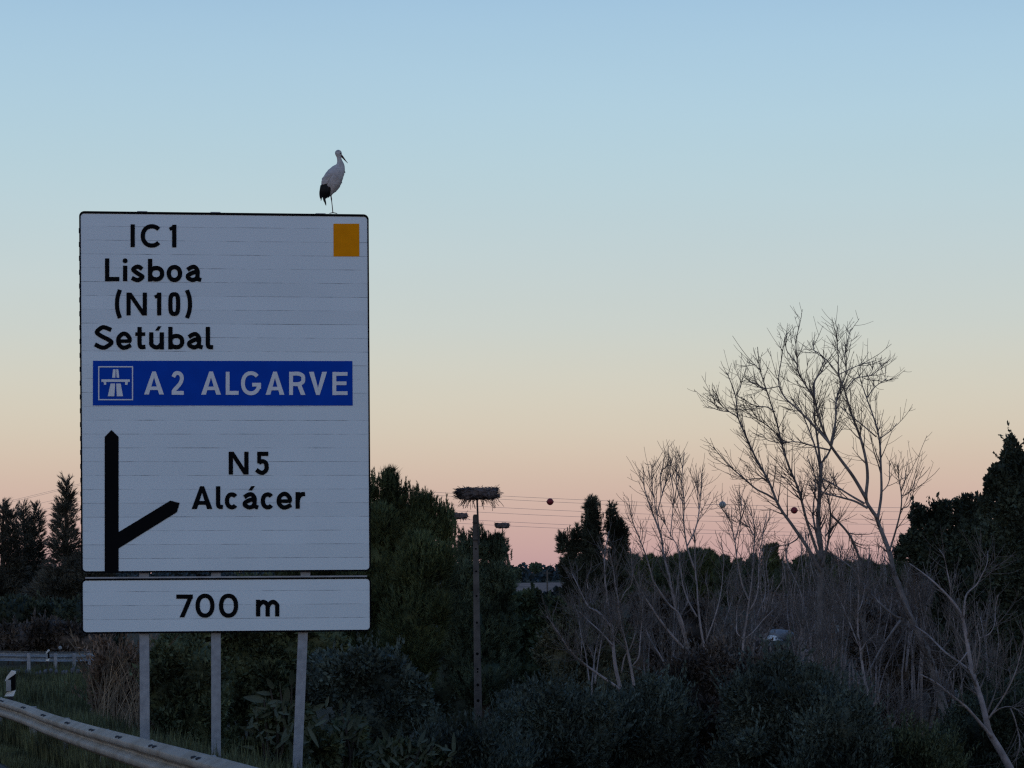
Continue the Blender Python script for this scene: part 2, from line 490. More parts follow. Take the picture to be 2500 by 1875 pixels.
def panel(name, c_tl, c_tr, c_bl, c_br, border, seed_shift):
    pts = [on_sign(*c) for c in (c_tl, c_tr, c_bl, c_br)]
    a0 = (pts[0][0]+pts[2][0])/2; a1 = (pts[1][0]+pts[3][0])/2
    b1 = (pts[0][1]+pts[1][1])/2; b0 = (pts[2][1]+pts[3][1])/2
    base = S_O + a0*S_R + b0*S_U
    r = 0.065
    P = rrect(a0, b0, a1, b1, r)
    # slab in its own frame so the sheeting pattern runs along the slats
    n = len(P)
    L2 = P-np.array([a0, b0])
    V = np.vstack([np.c_[L2[:, 0], np.full(n, 0.045), L2[:, 1]], np.c_[L2[:, 0], np.zeros(n), L2[:, 1]]])
    Fs = [list(range(n)), list(range(2*n-1, n-1, -1))] + [[n+i, n+(i+1) % n, (i+1) % n, i] for i in range(n)]
    me = bpy.data.meshes.new(name)
    me.from_pydata([tuple(v) for v in V], [], Fs); me.update()
    me.materials.append(M_alu); me.materials.append(M_panel)
    me.polygons[1].material_index = 1
    o = bpy.data.objects.new(name, me); COL.objects.link(o)
    o.parent = sign
    o.location = Vector([float(v) for v in base-BASE[sign]])
    o.rotation_euler = (0, 0, YAW)
    # border ring, proud of the sheeting
    Q = rrect(a0+border[0], b0+border[1], a1-border[2], b1-border[3], r-0.022)
    V = np.vstack([sw(P, 0.001), sw(P, 0.005), sw(Q, 0.005), sw(Q, 0.001)])
    Fs = []
    for i in range(n):
        j = (i+1) % n
        Fs += [[i, j, n+j, n+i], [n+i, n+j, 2*n+j, 2*n+i], [2*n+i, 2*n+j, 3*n+j, 3*n+i]]
    bo = make('border', V, Fs, M_black, sign)
    bo.parent = o
    bo.matrix_parent_inverse = (Matrix.Translation(o.location) @ Matrix.Rotation(YAW, 4, 'Z')).inverted()
    BASE[o] = BASE[sign]
    return o, (a0, b0, a1, b1)
def child_of_panel(o, p):
    """re-hang a mesh built in the sign's own frame under panel part p"""
    o.parent = p
    o.matrix_parent_inverse = (Matrix.Translation(p.location) @ Matrix.Rotation(YAW, 4, 'Z')).inverted()
    return o
main_panel, MR = panel('sign_panel', (193.4, 515.2), (899.5, 523.4), (198, 1399), (906, 1394.5), (0.019, 0.021, 0.019, 0.030), 0)
dist_panel, DR = panel('distance_plate', (198.5, 1413.5), (906, 1408.8), (199, 1548), (906, 1541), (0.018, 0.022, 0.018, 0.021), 1)
# extruded cap strips and the row of slat clamps on the left edge
child_of_panel(slab('edge_strip', np.array([(DR[0]+.05, DR[3]+.003), (DR[2]-.05, DR[3]+.003), (DR[2]-.05, DR[3]+.022), (DR[0]+.05, DR[3]+.022)]), -0.04, 0.012, M_alu, sign), dist_panel)
z = MR[1]+0.12
while z < MR[3]-0.1:
    c = sw((MR[0]+0.003, z), -0.022)
    V, Fs = box(c, 0.018, 0.04, 0.06, YAW)
    mb = MB(); mb.add(V, Fs); z += SLAT
    child_of_panel(mb.build('slat_clamp', [M_rust], sign), main_panel)
# posts (they lean a little, as in the photograph); tops stick out above the panel
def sign_post(top, mid, bot):
    T = sw(on_sign(*top), -0.115); Bm = sw(on_sign(*bot), -0.115)
    d = (Bm-T)/np.linalg.norm(Bm-T)
    gz = float(ground_z(Bm[0], Bm[1]))-0.3
    E = T + d*((T[2]-gz)/-d[2])
    mbp = MB()
    w, dp, t = 0.118, 0.12, 0.012
    ax = S_R
    # H section: two flanges and a web
    for (ca, cc, sa, scc) in ((0, dp/2-t/2, w, t), (0, -dp/2+t/2, w, t), (0, 0, t, dp-2*t-0.004)):
        V = []
        for P in (E, T):
            for x in (-1, 1):
                for y in (-1, 1):
                    V.append(P+ax*(ca+x*sa/2)+S_N*(cc+y*scc/2))
        mbp.add(V, [(0, 1, 3, 2), (4, 6, 7, 5), (0, 4, 5, 1), (2, 3, 7, 6), (0, 2, 6, 4), (1, 5, 7, 3)])
    mbp.build('post', [M_post], sign)
    # small cap plate on top of the post
    V, Fs = box(T+np.array([0, 0, 0.004]), 0.125, 0.14, 0.008, YAW)
    m2 = MB(); m2.add(V, Fs); m2.build('post_cap', [M_alu], sign)
sign_post((347, 515.5), None, (353, 1800))
sign_post((526, 517.5), None, (527.5, 1850))
sign_post((783, 520.8), None, (726.5, 1875))

# --- lettering: every glyph is drawn as strokes of even weight
class Pen:
    def __init__(s, fn, w, c=0.0062):
        s.fn, s.w, s.c = fn, w, c
        s.V, s.F, s.n, s.k = [], [], 0, 0
    def _put(s, P, Fs):
        P = np.array([s.fn(x, y) for x, y in P])
        s.V.append(sw(P, s.c+0.0004*(s.k % 7))); s.k += 1
        s.F += [[i+s.n for i in f] for f in Fs]
        s.n += len(P)
    def poly(s, P):
        s._put(P, [list(range(len(P)))])
    def line(s, P, w=None, closed=False):
        P = np.asarray(P, float); w = w or s.w; n = len(P)
        if closed:
            d0 = P-np.roll(P, 1, 0); d1 = np.roll(P, -1, 0)-P
        else:
            D = np.diff(P, axis=0); d0 = np.vstack([D[:1], D]); d1 = np.vstack([D, D[-1:]])
        d0 = unit(d0); d1 = unit(d1)
        n0 = np.c_[-d0[:, 1], d0[:, 0]]; n1 = np.c_[-d1[:, 1], d1[:, 0]]
        m = unit(n0+n1)
        k = 1/np.maximum((m*n1).sum(1), 0.4)
        A = P+m*(w/2*k)[:, None]; B = P-m*(w/2*k)[:, None]
        Fs = [[i, i+1, n+i+1, n+i] for i in range(n-1)]
        if closed: Fs.append([n-1, 0, n, 2*n-1])
        s._put(np.vstack([A, B]), Fs)
    def arc(s, cx, cy, rx, ry, a0, a1, w=None, n=26, e=1.0, closed=False):
        t = np.radians(np.linspace(a0, a1, n, endpoint=not closed))
        c, q = np.cos(t), np.sin(t)
        s.line(np.c_[cx+rx*np.sign(c)*np.abs(c)**e, cy-ry*np.sign(q)*np.abs(q)**e], w, closed)
    def curve(s, P, w=None, n=26):
        s.line(catmull(np.asarray(P, float), n), w)
    def glyph(s, ch, x0, x1, t, b):
        """ch drawn in the box x0..x1, t (top) .. b (baseline)"""
        w = s.w; h = w/2; X0, X1, T, B = x0+h, x1-h, t+h, b-h
        xm, ym = (x0+x1)/2, (t+b)/2
        H = b-t; W = x1-x0
        if ch == 'I': s.line([(xm, t), (xm, b)], min(w, W))
        elif ch in 'Cc': s.arc(xm+W*.03, ym, (X1-X0)/2+W*.03, (B-T)/2, 42, 318, e=.94)
        elif ch == 'G':
            s.arc(xm, ym, (X1-X0)/2, (B-T)/2, 42, 350, e=.92)
            s.line([(xm+W*.06, ym+H*.06), (x1, ym+H*.06)], w*.95)
            s.line([(X1, ym+H*.06), (X1, ym+H*.24)])
        elif ch == '1':
            s.line([(X1, t), (X1, b)])
            s.line([(X1, t+H*.10), (x0, t+H*.20)], w*.8)
        elif ch == 'L': s.line([(X0, t), (X0, B), (x1, B)])
        elif ch == 'i':
            s.line([(xm, t+H*.31), (xm, b)])
            s.poly([(xm+w*.58*math.cos(a), t+w*.5+w*.58*math.sin(a)) for a in np.linspace(0, 6.2832, 16, endpoint=False)])
        elif ch == 's': s.curve([(X1-W*.02, T+H*.13), (xm+W*.10, T), (xm-W*.12, T+H*.01), (X0+W*.04, T+H*.16), (xm-W*.06, ym-H*.03), (xm+W*.12, ym+H*.06), (X1, B-H*.17), (xm+W*.10, B), (xm-W*.12, B), (X0-W*.07, B-H*.11)], n=40)
        elif ch == 'S': s.curve([(X1-W*.01, T+H*.10), (xm+W*.10, T), (xm-W*.10, T), (X0+W*.05, T+H*.19), (xm-W*.10, ym-H*.05), (xm+W*.14, ym+H*.05), (X1, B-H*.20), (xm+W*.10, B), (xm-W*.14, B), (X0-W*.05, B-H*.12)], n=44)
        elif ch == 'b':
            s.line([(X0, t), (X0, b)])
            s.arc((X0+X1)/2, b-H*.345, (X1-X0)/2, H*.345-h, 0, 360, e=.9, closed=True, n=30)
        elif ch == 'o': s.arc(xm, ym, (X1-X0)/2, (B-T)/2, 0, 360, closed=True, n=32, e=.95)
        elif ch == '0': s.arc(xm, ym, (X1-X0)/2, (B-T)/2, 0, 360, closed=True, n=36, e=.62 if W/H < .6 else .92)
        elif ch == 'a':
            s.curve([(x0+W*.10, T+H*.16), (xm-W*.12, T+H*.01), (xm+W*.10, T+H*.01), (X1-W*.09, T+H*.22), (X1-W*.09, b-H*.30), (X1-W*.04, B-H*.05), (x1+W*.01, B+H*.01)], n=36)
            s.curve([(X1-W*.09, t+H*.43), (xm, t+H*.44), (X0+W*.02, t+H*.60), (X0+W*.02, b-H*.24), (xm-W*.08, B), (xm+W*.14, B-H*.05), (X1-W*.10, b-H*.28)], n=30)
        elif ch == 'N':
            s.line([(X0, t), (X0, b)]); s.line([(X1, t), (X1, b)])
            s.poly([(x0, t), (x0+w*1.15, t), (x1, b), (x1-w*1.15, b)])
        elif ch == '(': s.curve([(x1-h*.8, t), (X0+W*.10, t+H*.25), (X0, ym), (X0+W*.10, b-H*.25), (x1-h*.8, b)])
        elif ch == ')': s.curve([(x0+h*.8, t), (X1-W*.10, t+H*.25), (X1, ym), (X1-W*.10, b-H*.25), (x0+h*.8, b)])
        elif ch == 'e': 
            s.line([(X0+h*.6, ym+H*.02), (X1+h*.7, ym+H*.02)], w*.85)
            s.curve([(X1, ym+H*.04), (X1-W*.01, T+H*.22), (xm+W*.13, T), (xm-W*.13, T), (X0, ym-H*.16), (X0, ym+H*.16), (xm-W*.13, B), (xm+W*.12, B), (x1-W*.05, B-H*.13)], n=44)
        elif ch == 't':
            xs_ = x0+W*.42
            s.curve([(xs_, t), (xs_, t+H*.4), (xs_, b-H*.25), (xs_+W*.14, B-H*.01), (x1, B-H*.02)], n=24)
            s.line([(x0, t+H*.32), (x1-W*.02, t+H*.32)], w*.85)
        elif ch == 'u':
            s.curve([(X0, t), (X0, ym), (X0+W*.03, B-H*.14), (xm-W*.05, B), (xm+W*.18, B-H*.05), (X1, ym+H*.15)], n=30)
            s.line([(X1, t), (X1, b)])
        elif ch == 'l': s.curve([(X0, t), (X0, t+H*.5), (X0, b-H*.24), (X0+W*.12, B-H*.02), (x1, B+H*.005)], n=24)
        elif ch == 'A':
            k = w*.62
            s.poly([(x0, b), (x0+2*k, b), (xm+k*.75, t), (xm-k*.75, t)])
            s.poly([(x1, b), (x1-2*k, b), (xm-k*.75, t), (xm+k*.75, t)])
            s.line([(x0+W*.22, b-H*.27), (x1-W*.22, b-H*.27)], w*.9)
        elif ch == 'V':
            k = w*.62
            s.poly([(x0, t), (x0+2*k, t), (xm+k*.75, b), (xm-k*.75, b)])
            s.poly([(x1, t), (x1-2*k, t), (xm-k*.75, b), (xm+k*.75, b)])
        elif ch == '2':
            s.curve([(X0-W*.02, T+H*.17), (X0+W*.13, T+H*.03), (xm, T), (X1-W*.10, T+H*.06), (X1, T+H*.22), (X1-W*.12, T+H*.42), (xm, ym+H*.15), (X0+W*.04, b-H*.18), (X0, B)], n=40)
            s.line([(x0, B), (x1, B)])
        elif ch == 'R':
            s.line([(X0, t), (X0, b)])
            yb = t+H*.53
            s.curve([(x0+h, T), (xm+W*.08, T), (X1-W*.05, T+H*.09), (X1-W*.02, (T+yb)/2), (X1-W*.05, yb-H*.09), (xm+W*.08, yb), (x0+h, yb)], n=34)
            s.poly([(xm-w*.15, yb), (xm+w*1.0, yb), (x1, b), (x1-w*1.2, b)])
        elif ch == 'E':
            s.line([(X0, t), (X0, b)])
            for y, k in ((T, 0), (ym-H*.01, .07), (B, 0)):
                s.line([(x0+h, y), (x1-W*k, y)], w*.95)
        elif ch == '5':
            s.line([(x0+W*.08, T), (x1-W*.03, T)])
            s.line([(X0+W*.06, t), (X0+W*.06, ym)], w*.9)
            s.curve([(X0+W*.03, ym-H*.02), (xm, ym-H*.09), (X1-W*.06, ym-H*.01), (X1, ym+H*.18), (X1-W*.06, B-H*.10), (xm+W*.02, B), (X0+W*.10, B-H*.03), (x0, B-H*.13)], n=34)
        elif ch == 'r':
            s.line([(X0, t), (X0, b)])
            s.curve([(X0, ym), (X0+W*.12, T+H*.18), (xm+W*.10, T+H*.02), (x1, T-H*.01)], n=18)
        elif ch == '7':
            s.line([(x0, T), (x1, T)])
            s.poly([(x1, t+w*.6), (x1-w*1.05, t+w*.6), (x0+W*.20, b), (x0+W*.20+w*1.12, b)])
        elif ch == 'm':
            for x in (X0, xm, X1): s.line([(x, t if x == X0 else t+H*.3), (x, b)])
            for xa, xb in ((X0, xm), (xm, X1)):
                s.curve([(xa, t+H*.45), (xa+(xb-xa)*.22, T+H*.10), (xa+(xb-xa)*.6, T), (xb-(xb-xa)*.05, T+H*.16), (xb, t+H*.42)], n=20)
        elif ch == '^':                                        # acute accent
            s.poly([(x0, b), (x0+W*.55, b), (x1, t), (x1-W*.55, t)])
    def build(s, name, m, parent):
        return child_of_panel(make(name, np.concatenate(s.V), s.F, m, sign), parent)
def words_on(name, fn, w, glyphs, m, parent, c=0.0062):
    p = Pen(fn, w, c)
    for g in glyphs: p.glyph(*g)
    return p.build(name, m, parent)
words_on('lettering', q2, 29, [('I', 464, 498, 187, 341), ('C', 535, 677, 186, 345), ('1', 730, 776, 190, 343)], M_black, main_panel)
words_on('lettering', q2, 29, [('L', 294, 391, 417, 571), ('i', 414, 446, 419, 571), ('s', 467, 561, 460, 576), ('b', 584, 694, 420, 573), ('o', 710, 815, 461, 577), ('a', 840, 942, 461, 577)], M_black, main_panel)
words_on('lettering', q2, 28.5, [('(', 361, 406, 629, 820), ('N', 439, 577, 648, 802), ('1', 630, 674, 648, 802), ('0', 721, 802, 645, 806), (')', 836, 882, 631, 820)], M_black, main_panel)
words_on('lettering', q2, 29, [('S', 218, 352, 870, 1031), ('e', 372, 474, 914, 1032), ('t', 499, 567, 880, 1031), ('u', 592, 692, 916, 1032), ('^', 632, 676, 875, 905), ('b', 721, 830, 879, 1031), ('a', 849, 952, 915, 1032), ('l', 974, 1024, 879, 1031)], M_black, main_panel)
words_on('lettering', q3, 29, [('N', 1129, 1263, 284, 438), ('5', 1315, 1399, 284, 441)], M_black, main_panel)
words_on('lettering', q3, 29, [('A', 879, 1019, 517, 671), ('l', 1043, 1090, 517, 671), ('c', 1103, 1192, 558, 674), ('a', 1224, 1327, 558, 674), ('^', 1262, 1306, 516, 546), ('c', 1345, 1434, 558, 674), ('e', 1455, 1556, 557, 673), ('r', 1580, 1644, 556, 669)], M_black, main_panel)
words_on('lettering', q3, 29, [('7', 775, 887, 1248, 1402), ('0', 905, 1033, 1242, 1405), ('0', 1063, 1193, 1242, 1405)], M_black, dist_panel)
words_on('lettering', q3, 29, [('m', 1313, 1471, 1283, 1396)], M_black, dist_panel)
# direction arrow
p = Pen(q3, 30)
p.poly([(292, 1103), (386, 1103), (386, 184), (338, 137), (292, 184)])
p.poly([(380, 830), (735, 614), (798, 630), (780, 692), (380, 941)])
p.build('direction_arrow', M_black, main_panel)
# amber square
p = Pen(q2, 30, 0.004); p.poly([(1836, 183), (2010, 183), (2011, 404), (1837, 404)]); p.build('amber_square', M_yellow, main_panel)
# blue band with the motorway symbol
p = Pen(q2, 30, 0.004); p.poly([(213, 1108), (1964, 1110), (1966, 1411), (212, 1410)])
p.build('blue_band', M_blue, main_panel)
words_on('white_lettering', q2, 26, [('A', 558, 692, 1181, 1336), ('2', 744, 826, 1178, 1338)], M_white, main_panel, 0.0075)
words_on('white_lettering', q2, 26, [('A', 943, 1077, 1181, 1337), ('L', 1109, 1196, 1183, 1338), ('G', 1212, 1347, 1179, 1341), ('A', 1378, 1505, 1182, 1338), ('R', 1537, 1647, 1183, 1339), ('V', 1671, 1792, 1183, 1339), ('E', 1829, 1931, 1184, 1340)], M_white, main_panel, 0.0075)
p = Pen(q2, 8, 0.0075)
p.line([(252, 1149), (480, 1149), (480, 1371), (252, 1371)], 8, True)
p.poly([(349, 1166), (366, 1166), (364, 1223), (342, 1223)]); p.poly([(369, 1166), (384, 1166), (391, 1223), (373, 1223)])
p.poly([(270, 1234), (462, 1234), (462, 1251), (270, 1251)])
p.poly([(285, 1250), (302, 1250), (302, 1271), (288, 1271)]); p.poly([(430, 1250), (448, 1250), (446, 1271), (430, 1271)])
p.poly([(332, 1262), (363, 1262), (357, 1348), (313, 1348)]); p.poly([(370, 1262), (400, 1262), (416, 1348), (374, 1348)])
p.build('motorway_symbol', M_white, main_panel)

# ------------------------------------------------------------------ stork on the sign
PX_ST = .13867
_top = sw(on_sign(812, 521), -0.02)
ST_D = _top[1]
def st(u, v, dz=0.0):
    return at(720+PX_ST*u, 330+PX_ST*v, ST_D+dz)
SU = PX_ST*ST_D/F                                           # metres per crop unit
M_feath = mat('white feathers', (0.52, 0.49, 0.49), (0.36, 0.335, 0.335), 16.0, 0.85, spec=0.1, bump=1.0)
M_quill = mat('black feathers', (0.012, 0.012, 0.014), (0.007, 0.007, 0.008), 9.0, 0.6, spec=0.2)
M_bill = mat('dark red bill', (0.07, 0.022, 0.018), (0.03, 0.014, 0.013), 12.0, 0.5)
M_leg = mat('stork leg', (0.14, 0.075, 0.07), (0.08, 0.055, 0.055), 12.0, 0.7)
stork = thing('stork', 'white stork with black wing tips standing on the top edge of the road sign', 'stork', st(672, 1378))
# rings: centre (u, v), unit normal across the body, half width across, half depth
RG = [(762, 256, 6, 5, 0), (763, 268, 36, 28, 0), (765, 290, 55, 43, 2), (766, 318, 62, 48, 4), (767, 345, 58, 47, 6), (770, 372, 48, 40, 8),
      (778, 402, 42, 36, 10), (786, 432, 45, 40, 10), (795, 462, 52, 46, 8), (803, 495, 62, 54, 8), (801, 530, 76, 66, 14), (788, 566, 99, 84, 20),
      (766, 604, 121, 102, 26), (742, 645, 139, 118, 29), (716, 690, 153, 128, 30), (688, 738, 163, 134, 30), (662, 786, 170, 136, 28), (636, 836, 172, 134, 26),
      (610, 886, 161, 124, 26), (588, 934, 142, 108, 26), (570, 980, 118, 88, 26), (556, 1022, 94, 68, 26), (545, 1058, 66, 46, 24), (538, 1085, 30, 20, 22)]
K = 28
V = []
for (u, v, hw, hd, ang) in RG:
    ca, sa = math.cos(rad(ang)), math.sin(rad(ang))
    for k in range(K):
        t = 2*math.pi*k/K
        x = hw*math.cos(t); dep = hd*math.sin(t)
        rough_ = 1+0.025*math.sin(7*t+v*0.05)*(v > 520)+0.02*rng.normal()*(v > 560)
        V.append(st(u+x*ca*rough_, v+x*sa*rough_, dep*SU*rough_))
n = len(RG)
Fs = [[i*K+k, i*K+(k+1) % K, (i+1)*K+(k+1) % K, (i+1)*K+k] for i in range(n-1) for k in range(K)]
Fs += [list(range(K))[::-1], list(range((n-1)*K, n*K))]
body = make('body', V, Fs, M_feath, stork, smooth=True)
def lens(P, wid, thick, m=9):
    """a flat tapering feather along P (crop units with depth)"""
    P = catmull(np.asarray(P, float), m)
    T = unit(np.gradient(P[:, :2], axis=0)); Nn = np.c_[-T[:, 1], T[:, 0]]
    t = np.linspace(0, 1, m)
    ww = wid*np.clip(np.sin(np.pi*(0.12+0.86*t))**0.55, 0.05, 1)
    V = []
    for i in range(m):
        for a, b in ((-1, 0), (0, -1), (1, 0), (0, 1)):
            V.append(st(P[i, 0]+Nn[i, 0]*a*ww[i], P[i, 1]+Nn[i, 1]*a*ww[i], (P[i, 2]+b*thick)*SU))
    Fs = [[i*4+k, i*4+(k+1) % 4, i*4+4+(k+1) % 4, i*4+4+k] for i in range(m-1) for k in range(4)]
    Fs += [[3, 2, 1, 0], [4*m-4, 4*m-3, 4*m-2, 4*m-1]]
    return V, Fs
for side in (-1, 1):
    w_ = MB()
    # folded black flight feathers
    tops = [(492, 868), (520, 852), (548, 842), (575, 838), (598, 826), (618, 800), (630, 784)]
    ends = [(452, 1120), (470, 1108), (500, 1118), (532, 1130), (562, 1112), (592, 1100), (612, 1060)]
    for k, ((a, b), (c, d)) in enumerate(zip(tops, ends)):
        dep = side*(104+10*math.sin(k)) if k > 1 else side*(70+16*k)
        V, Fs = lens([(a, b, dep), ((a+c)/2-8, (b+d)/2, dep*1.12), (c, d, dep*0.45)], 34 if k < 6 else 17, 7)
        w_.add(V, Fs)
    for (a, b, c, d, wd) in ((462, 880, 444, 1105, 20), (470, 1050, 459, 1158, 11), (505, 1060, 548, 1240, 17), (495, 1080, 524, 1185, 14)):
        V, Fs = lens([(a, b, side*60), ((a+c)/2, (b+d)/2, side*66), (c, d, side*26)], wd, 6)
        w_.add(V, Fs)
    w_.build('flight_feathers', [M_quill], stork)
    # white wing coverts lying over the flank
    c_ = MB()
    for k in range(26):
        a = rng.uniform(500, 650); b = 640+(650-a)*0.75+rng.uniform(0, 90)
        dep = side*(134-abs(a-590)*0.16)
        L_ = rng.uniform(60, 95)
        V, Fs = lens([(a, b, dep), (a-L_*.25, b+L_*.5, dep*1.03), (a-L_*.45, min(b+L_, 862), dep*0.98)], 20, 5)
        c_.add(V, Fs)
    c_.build('wing_coverts', [M_feath], stork)
# chest and belly plumes
pl = MB()
for (a, b, c, d, wd) in ((868, 600, 886, 668, 12), (850, 640, 868, 702, 12), (815, 790, 828, 850, 12), (770, 880, 776, 930, 12), (725, 930, 716, 1004, 13), (690, 960, 690, 1010, 14), (830, 720, 846, 770, 12)):
    V, Fs = lens([(a-14, b, 0), (a, (b+d)/2-6, 0), (c, d, 0)], wd, 10); pl.add(V, Fs)
pl.build('chest_plumes', [M_feath], stork)
b_ = MB()
P = catmull([(808, 352, 0), (845, 392, 0), (888, 445, 0), (932, 494, 0)], 10)
V, Fs = tube([st(*(p[0], p[1], 0)) for p in P], np.linspace(23, 3, 10)*SU, 8); b_.add(V, Fs)
b_.build('bill', [M_bill], stork)
for dd in (-40, 40):
    e_ = MB(); V, Fs = blob(st(800, 322, dd*SU), 11*SU, 0.0); e_.add(V, Fs)
    e_.build('eye', [M_quill], stork, smooth=True)
l_ = MB()
V, Fs = tube([st(632, 1030, 0), st(636, 1085, 0), st(641, 1112, 0), st(648, 1170, 0), st(658, 1260, 0), st(668, 1362, 0)], np.array([16, 11, 13, 8, 8, 9])*SU, 7); l_.add(V, Fs)
for (du, dv, dd) in ((72, 14, -25), (70, 14, 22), (-62, 12, 6), (78, 14, 0)):
    V, Fs = tube([st(668, 1364, 0), st(668+du*.5, 1370, dd*.6*SU), st(668+du, 1366+dv, dd*SU)], np.array([9, 7, 5])*SU, 6); l_.add(V, Fs)
l_.build('leg', [M_leg], stork, smooth=True)

# ------------------------------------------------------------------ near guardrail
PROF = [(0.012, 0.31), (-0.004, 0.300), (-0.02, 0.285), (-0.075, 0.262), (-0.083, 0.25), (-0.083, 0.212), (-0.075, 0.198), (-0.012, 0.170), (-0.004, 0.155),
        (-0.012, 0.140), (-0.075, 0.112), (-0.083, 0.098), (-0.083, 0.06), (-0.075, 0.048), (-0.02, 0.025), (-0.004, 0.010), (0.012, 0.0)]
def rail_pt(Y): return np.array([float(rail_x(Y)), Y, float(grade(Y))])
yr = np.r_[np.arange(2, 50, 0.5), np.arange(50, 66, 1.0)]
path = catmull([rail_pt(y) for y in (2, 8, 17, 23.3, 28.3, 32, 38, 50, 65)], 150)
def w_beam(path, z0, flip=1):
    T = unit(np.gradient(path, axis=0)); Nn = np.c_[T[:, 1], -T[:, 0], np.zeros(len(T))]*flip   # away from the road
    V = []
    for i in range(len(path)):
        for d, h in PROF: V.append(path[i]+Nn[i]*d+np.array([0, 0, z0+h]))
        for d, h in PROF[::-1]: V.append(path[i]+Nn[i]*(d+0.004)+np.array([0, 0, z0+h]))
    k = 2*len(PROF)
    Fs = [[i*k+j, i*k+(j+1) % k, (i+1)*k+(j+1) % k, (i+1)*k+j] for i in range(len(path)-1) for j in range(k)]
    return V, Fs, Nn
gr = thing('guardrail', 'galvanised guardrail in the bottom left corner passing in front of the sign posts', 'guardrail', rail_pt(24))
M_rail = mat('weathered rail steel', (0.32, 0.29, 0.265), (0.17, 0.135, 0.105), 2.2, 0.65, 0.15, 0.35, bump=0.25, width=0.5)
V, Fs, Nn = w_beam(path, 0.44)
make('beam', V, Fs, M_rail, gr, smooth=True)
arc_ = np.r_[0, np.cumsum(np.linalg.norm(np.diff(path, axis=0), axis=1))]
def on_path(s): return np.array([np.interp(s, arc_, path[:, k]) for k in range(3)]), unit(np.array([np.interp(s, arc_, Nn[:, k]) for k in range(3)]))
s = 3.0
while s < arc_[-1]-0.5:
    p, nn = on_path(s)
    ang = math.atan2(nn[1], nn[0])
    m_ = MB()
    V, Fs = box(p+nn*0.17+np.array([0, 0, 0.20]), 0.10, 0.06, 1.0, ang); m_.add(V, Fs)
    V, Fs = box(p+nn*0.065+np.array([0, 0, 0.59]), 0.10, 0.12, 0.2, ang); m_.add(V, Fs)
    m_.build('post', [M_zinc], gr)
    s += 4.0
s = 13.0
while s < 46:
    p, nn = on_path(s)
    for ds in (-0.13, 0.13):
        q, n2 = on_path(s+ds)
        m_ = MB(); V, Fs = blob(q+n2*(-0.048)+np.array([0, 0, 0.44+0.2745]), 0.019, 0.0, (1.5, 1.5, 0.8)); m_.add(V, Fs)
        m_.build('bolt', [M_rust], gr, smooth=True)
    s += 2.66

# far guardrail of the next bend
P0, P1, P2 = at(-120, 1586, 74), at(110, 1591, 76), at(232, 1590.5, 79)
fpath = catmull([P0-np.array([0, 0, .75]), P1-np.array([0, 0, .75]), P2-np.array([0, 0, .75])], 24)
fr_ = thing('guardrail', 'distant guardrail along the far bend beyond the grass, left of the sign posts', 'guardrail', fpath[12])
V, Fs, Nn2 = w_beam(fpath, 0.44, 1)
make('beam', V, Fs, M_zinc, fr_, smooth=True)
for i in range(1, 24, 4):
    m_ = MB(); V, Fs = box(fpath[i]+Nn2[i]*0.08+np.array([0, 0, 0.25]), 0.1, 0.06, 0.9, 0); m_.add(V, Fs); m_.build('post', [M_zinc], fr_)

# roadside delineators
def delineator(px, y_top, y_bot, D, w, label, group=None):
    H = (y_bot-y_top)*D/F
    b0 = at(px, y_bot, D)
    gz = float(ground_z(b0[0], b0[1]))
    t = thing('delineator', label, 'delineator', (b0[0], b0[1], gz), group)
    th = 0.05
    def plate(P, name, m):
        n = len(P); V = [b0+np.array([x, -th/2+0.35*abs(x), zz]) for x, zz in P]+[b0+np.array([x, th/2+0.35*abs(x), zz]) for x, zz in P]
        Fs = [list(range(n)), list(range(2*n-1, n-1, -1))]+[[i, n+i, n+(i+1) % n, (i+1) % n] for i in range(n)]
        return make(name, V, Fs, m, t)
    a = w/2
    plate([(-a*.5, -(b0[2]-gz)-.1), (a*.5, -(b0[2]-gz)-.1), (a*.5, -.003), (-a*.5, -.003)], 'post', M_rust)
    plate([(-a*1.1, 0), (a*.6, 0), (a, H*.24), (-a*.55, H*.16)], 'white_foot', M_delw)
    plate([(-a*.55, H*.16+.004), (a*.92, H*.24+.004), (a*.95, H*.86), (-a*.6, H*.60)], 'black_band', M_black)
    plate([(-a, H*.56+.004), (a, H*.86+.004), (a*1.0, H*.97), (a*.3, H), (-a*.6, H*.76)], 'white_head', M_delw)
    V, Fs = box(b0+np.array([-a*.2, -th/2-.012+.35*a*.2, H*.42]), a*.9, .012, H*.44)
    make('reflector', V, Fs, M_pale, t)
delineator(24.5, 1637, 1700, 41.0, 0.185, 'white delineator post with slanted black band standing behind the near guardrail')
delineator(116, 1585.5, 1614, 75.4, 0.125, 'small white delineator with a black band in front of the distant guardrail')
b0 = at(147, 1592, 77)
rf = thing('reflector_post', 'tiny pale round reflector sticking up above the distant guardrail', 'reflector', b0-np.array([0, 0, 0.8]))
V, Fs = tube([b0-np.array([0, 0, .8]), b0+np.array([0, 0, .1])], 0.02, 6); m_ = MB(); m_.add(V, Fs); m_.build('stem', [M_rust], rf)
V, Fs = blob(b0+np.array([0.0, 0, .14]), 0.055, 0.0, (1, .4, 1.1)); m_ = MB(); m_.add(V, Fs); m_.build('disc', [M_pale], rf, smooth=True)
# row of pale kerb stones below the distant guardrail
for k, px in enumerate(range(22, 216, 13)):
    px2 = px+rng.uniform(-3, 3)
    c = at(px2, 1645-px*0.03+rng.uniform(-3, 3), 73.5)
    V, Fs = blob(c, 0.05+0.05*rng.random(), 0.6, (0.8, .9, 1.2))
    o = make('kerb_stone', V, Fs, M_stone, smooth=True)
    tag(o, 'small pale stone in the row below the distant guardrail', 'stone', 'pale stones below the distant guardrail')

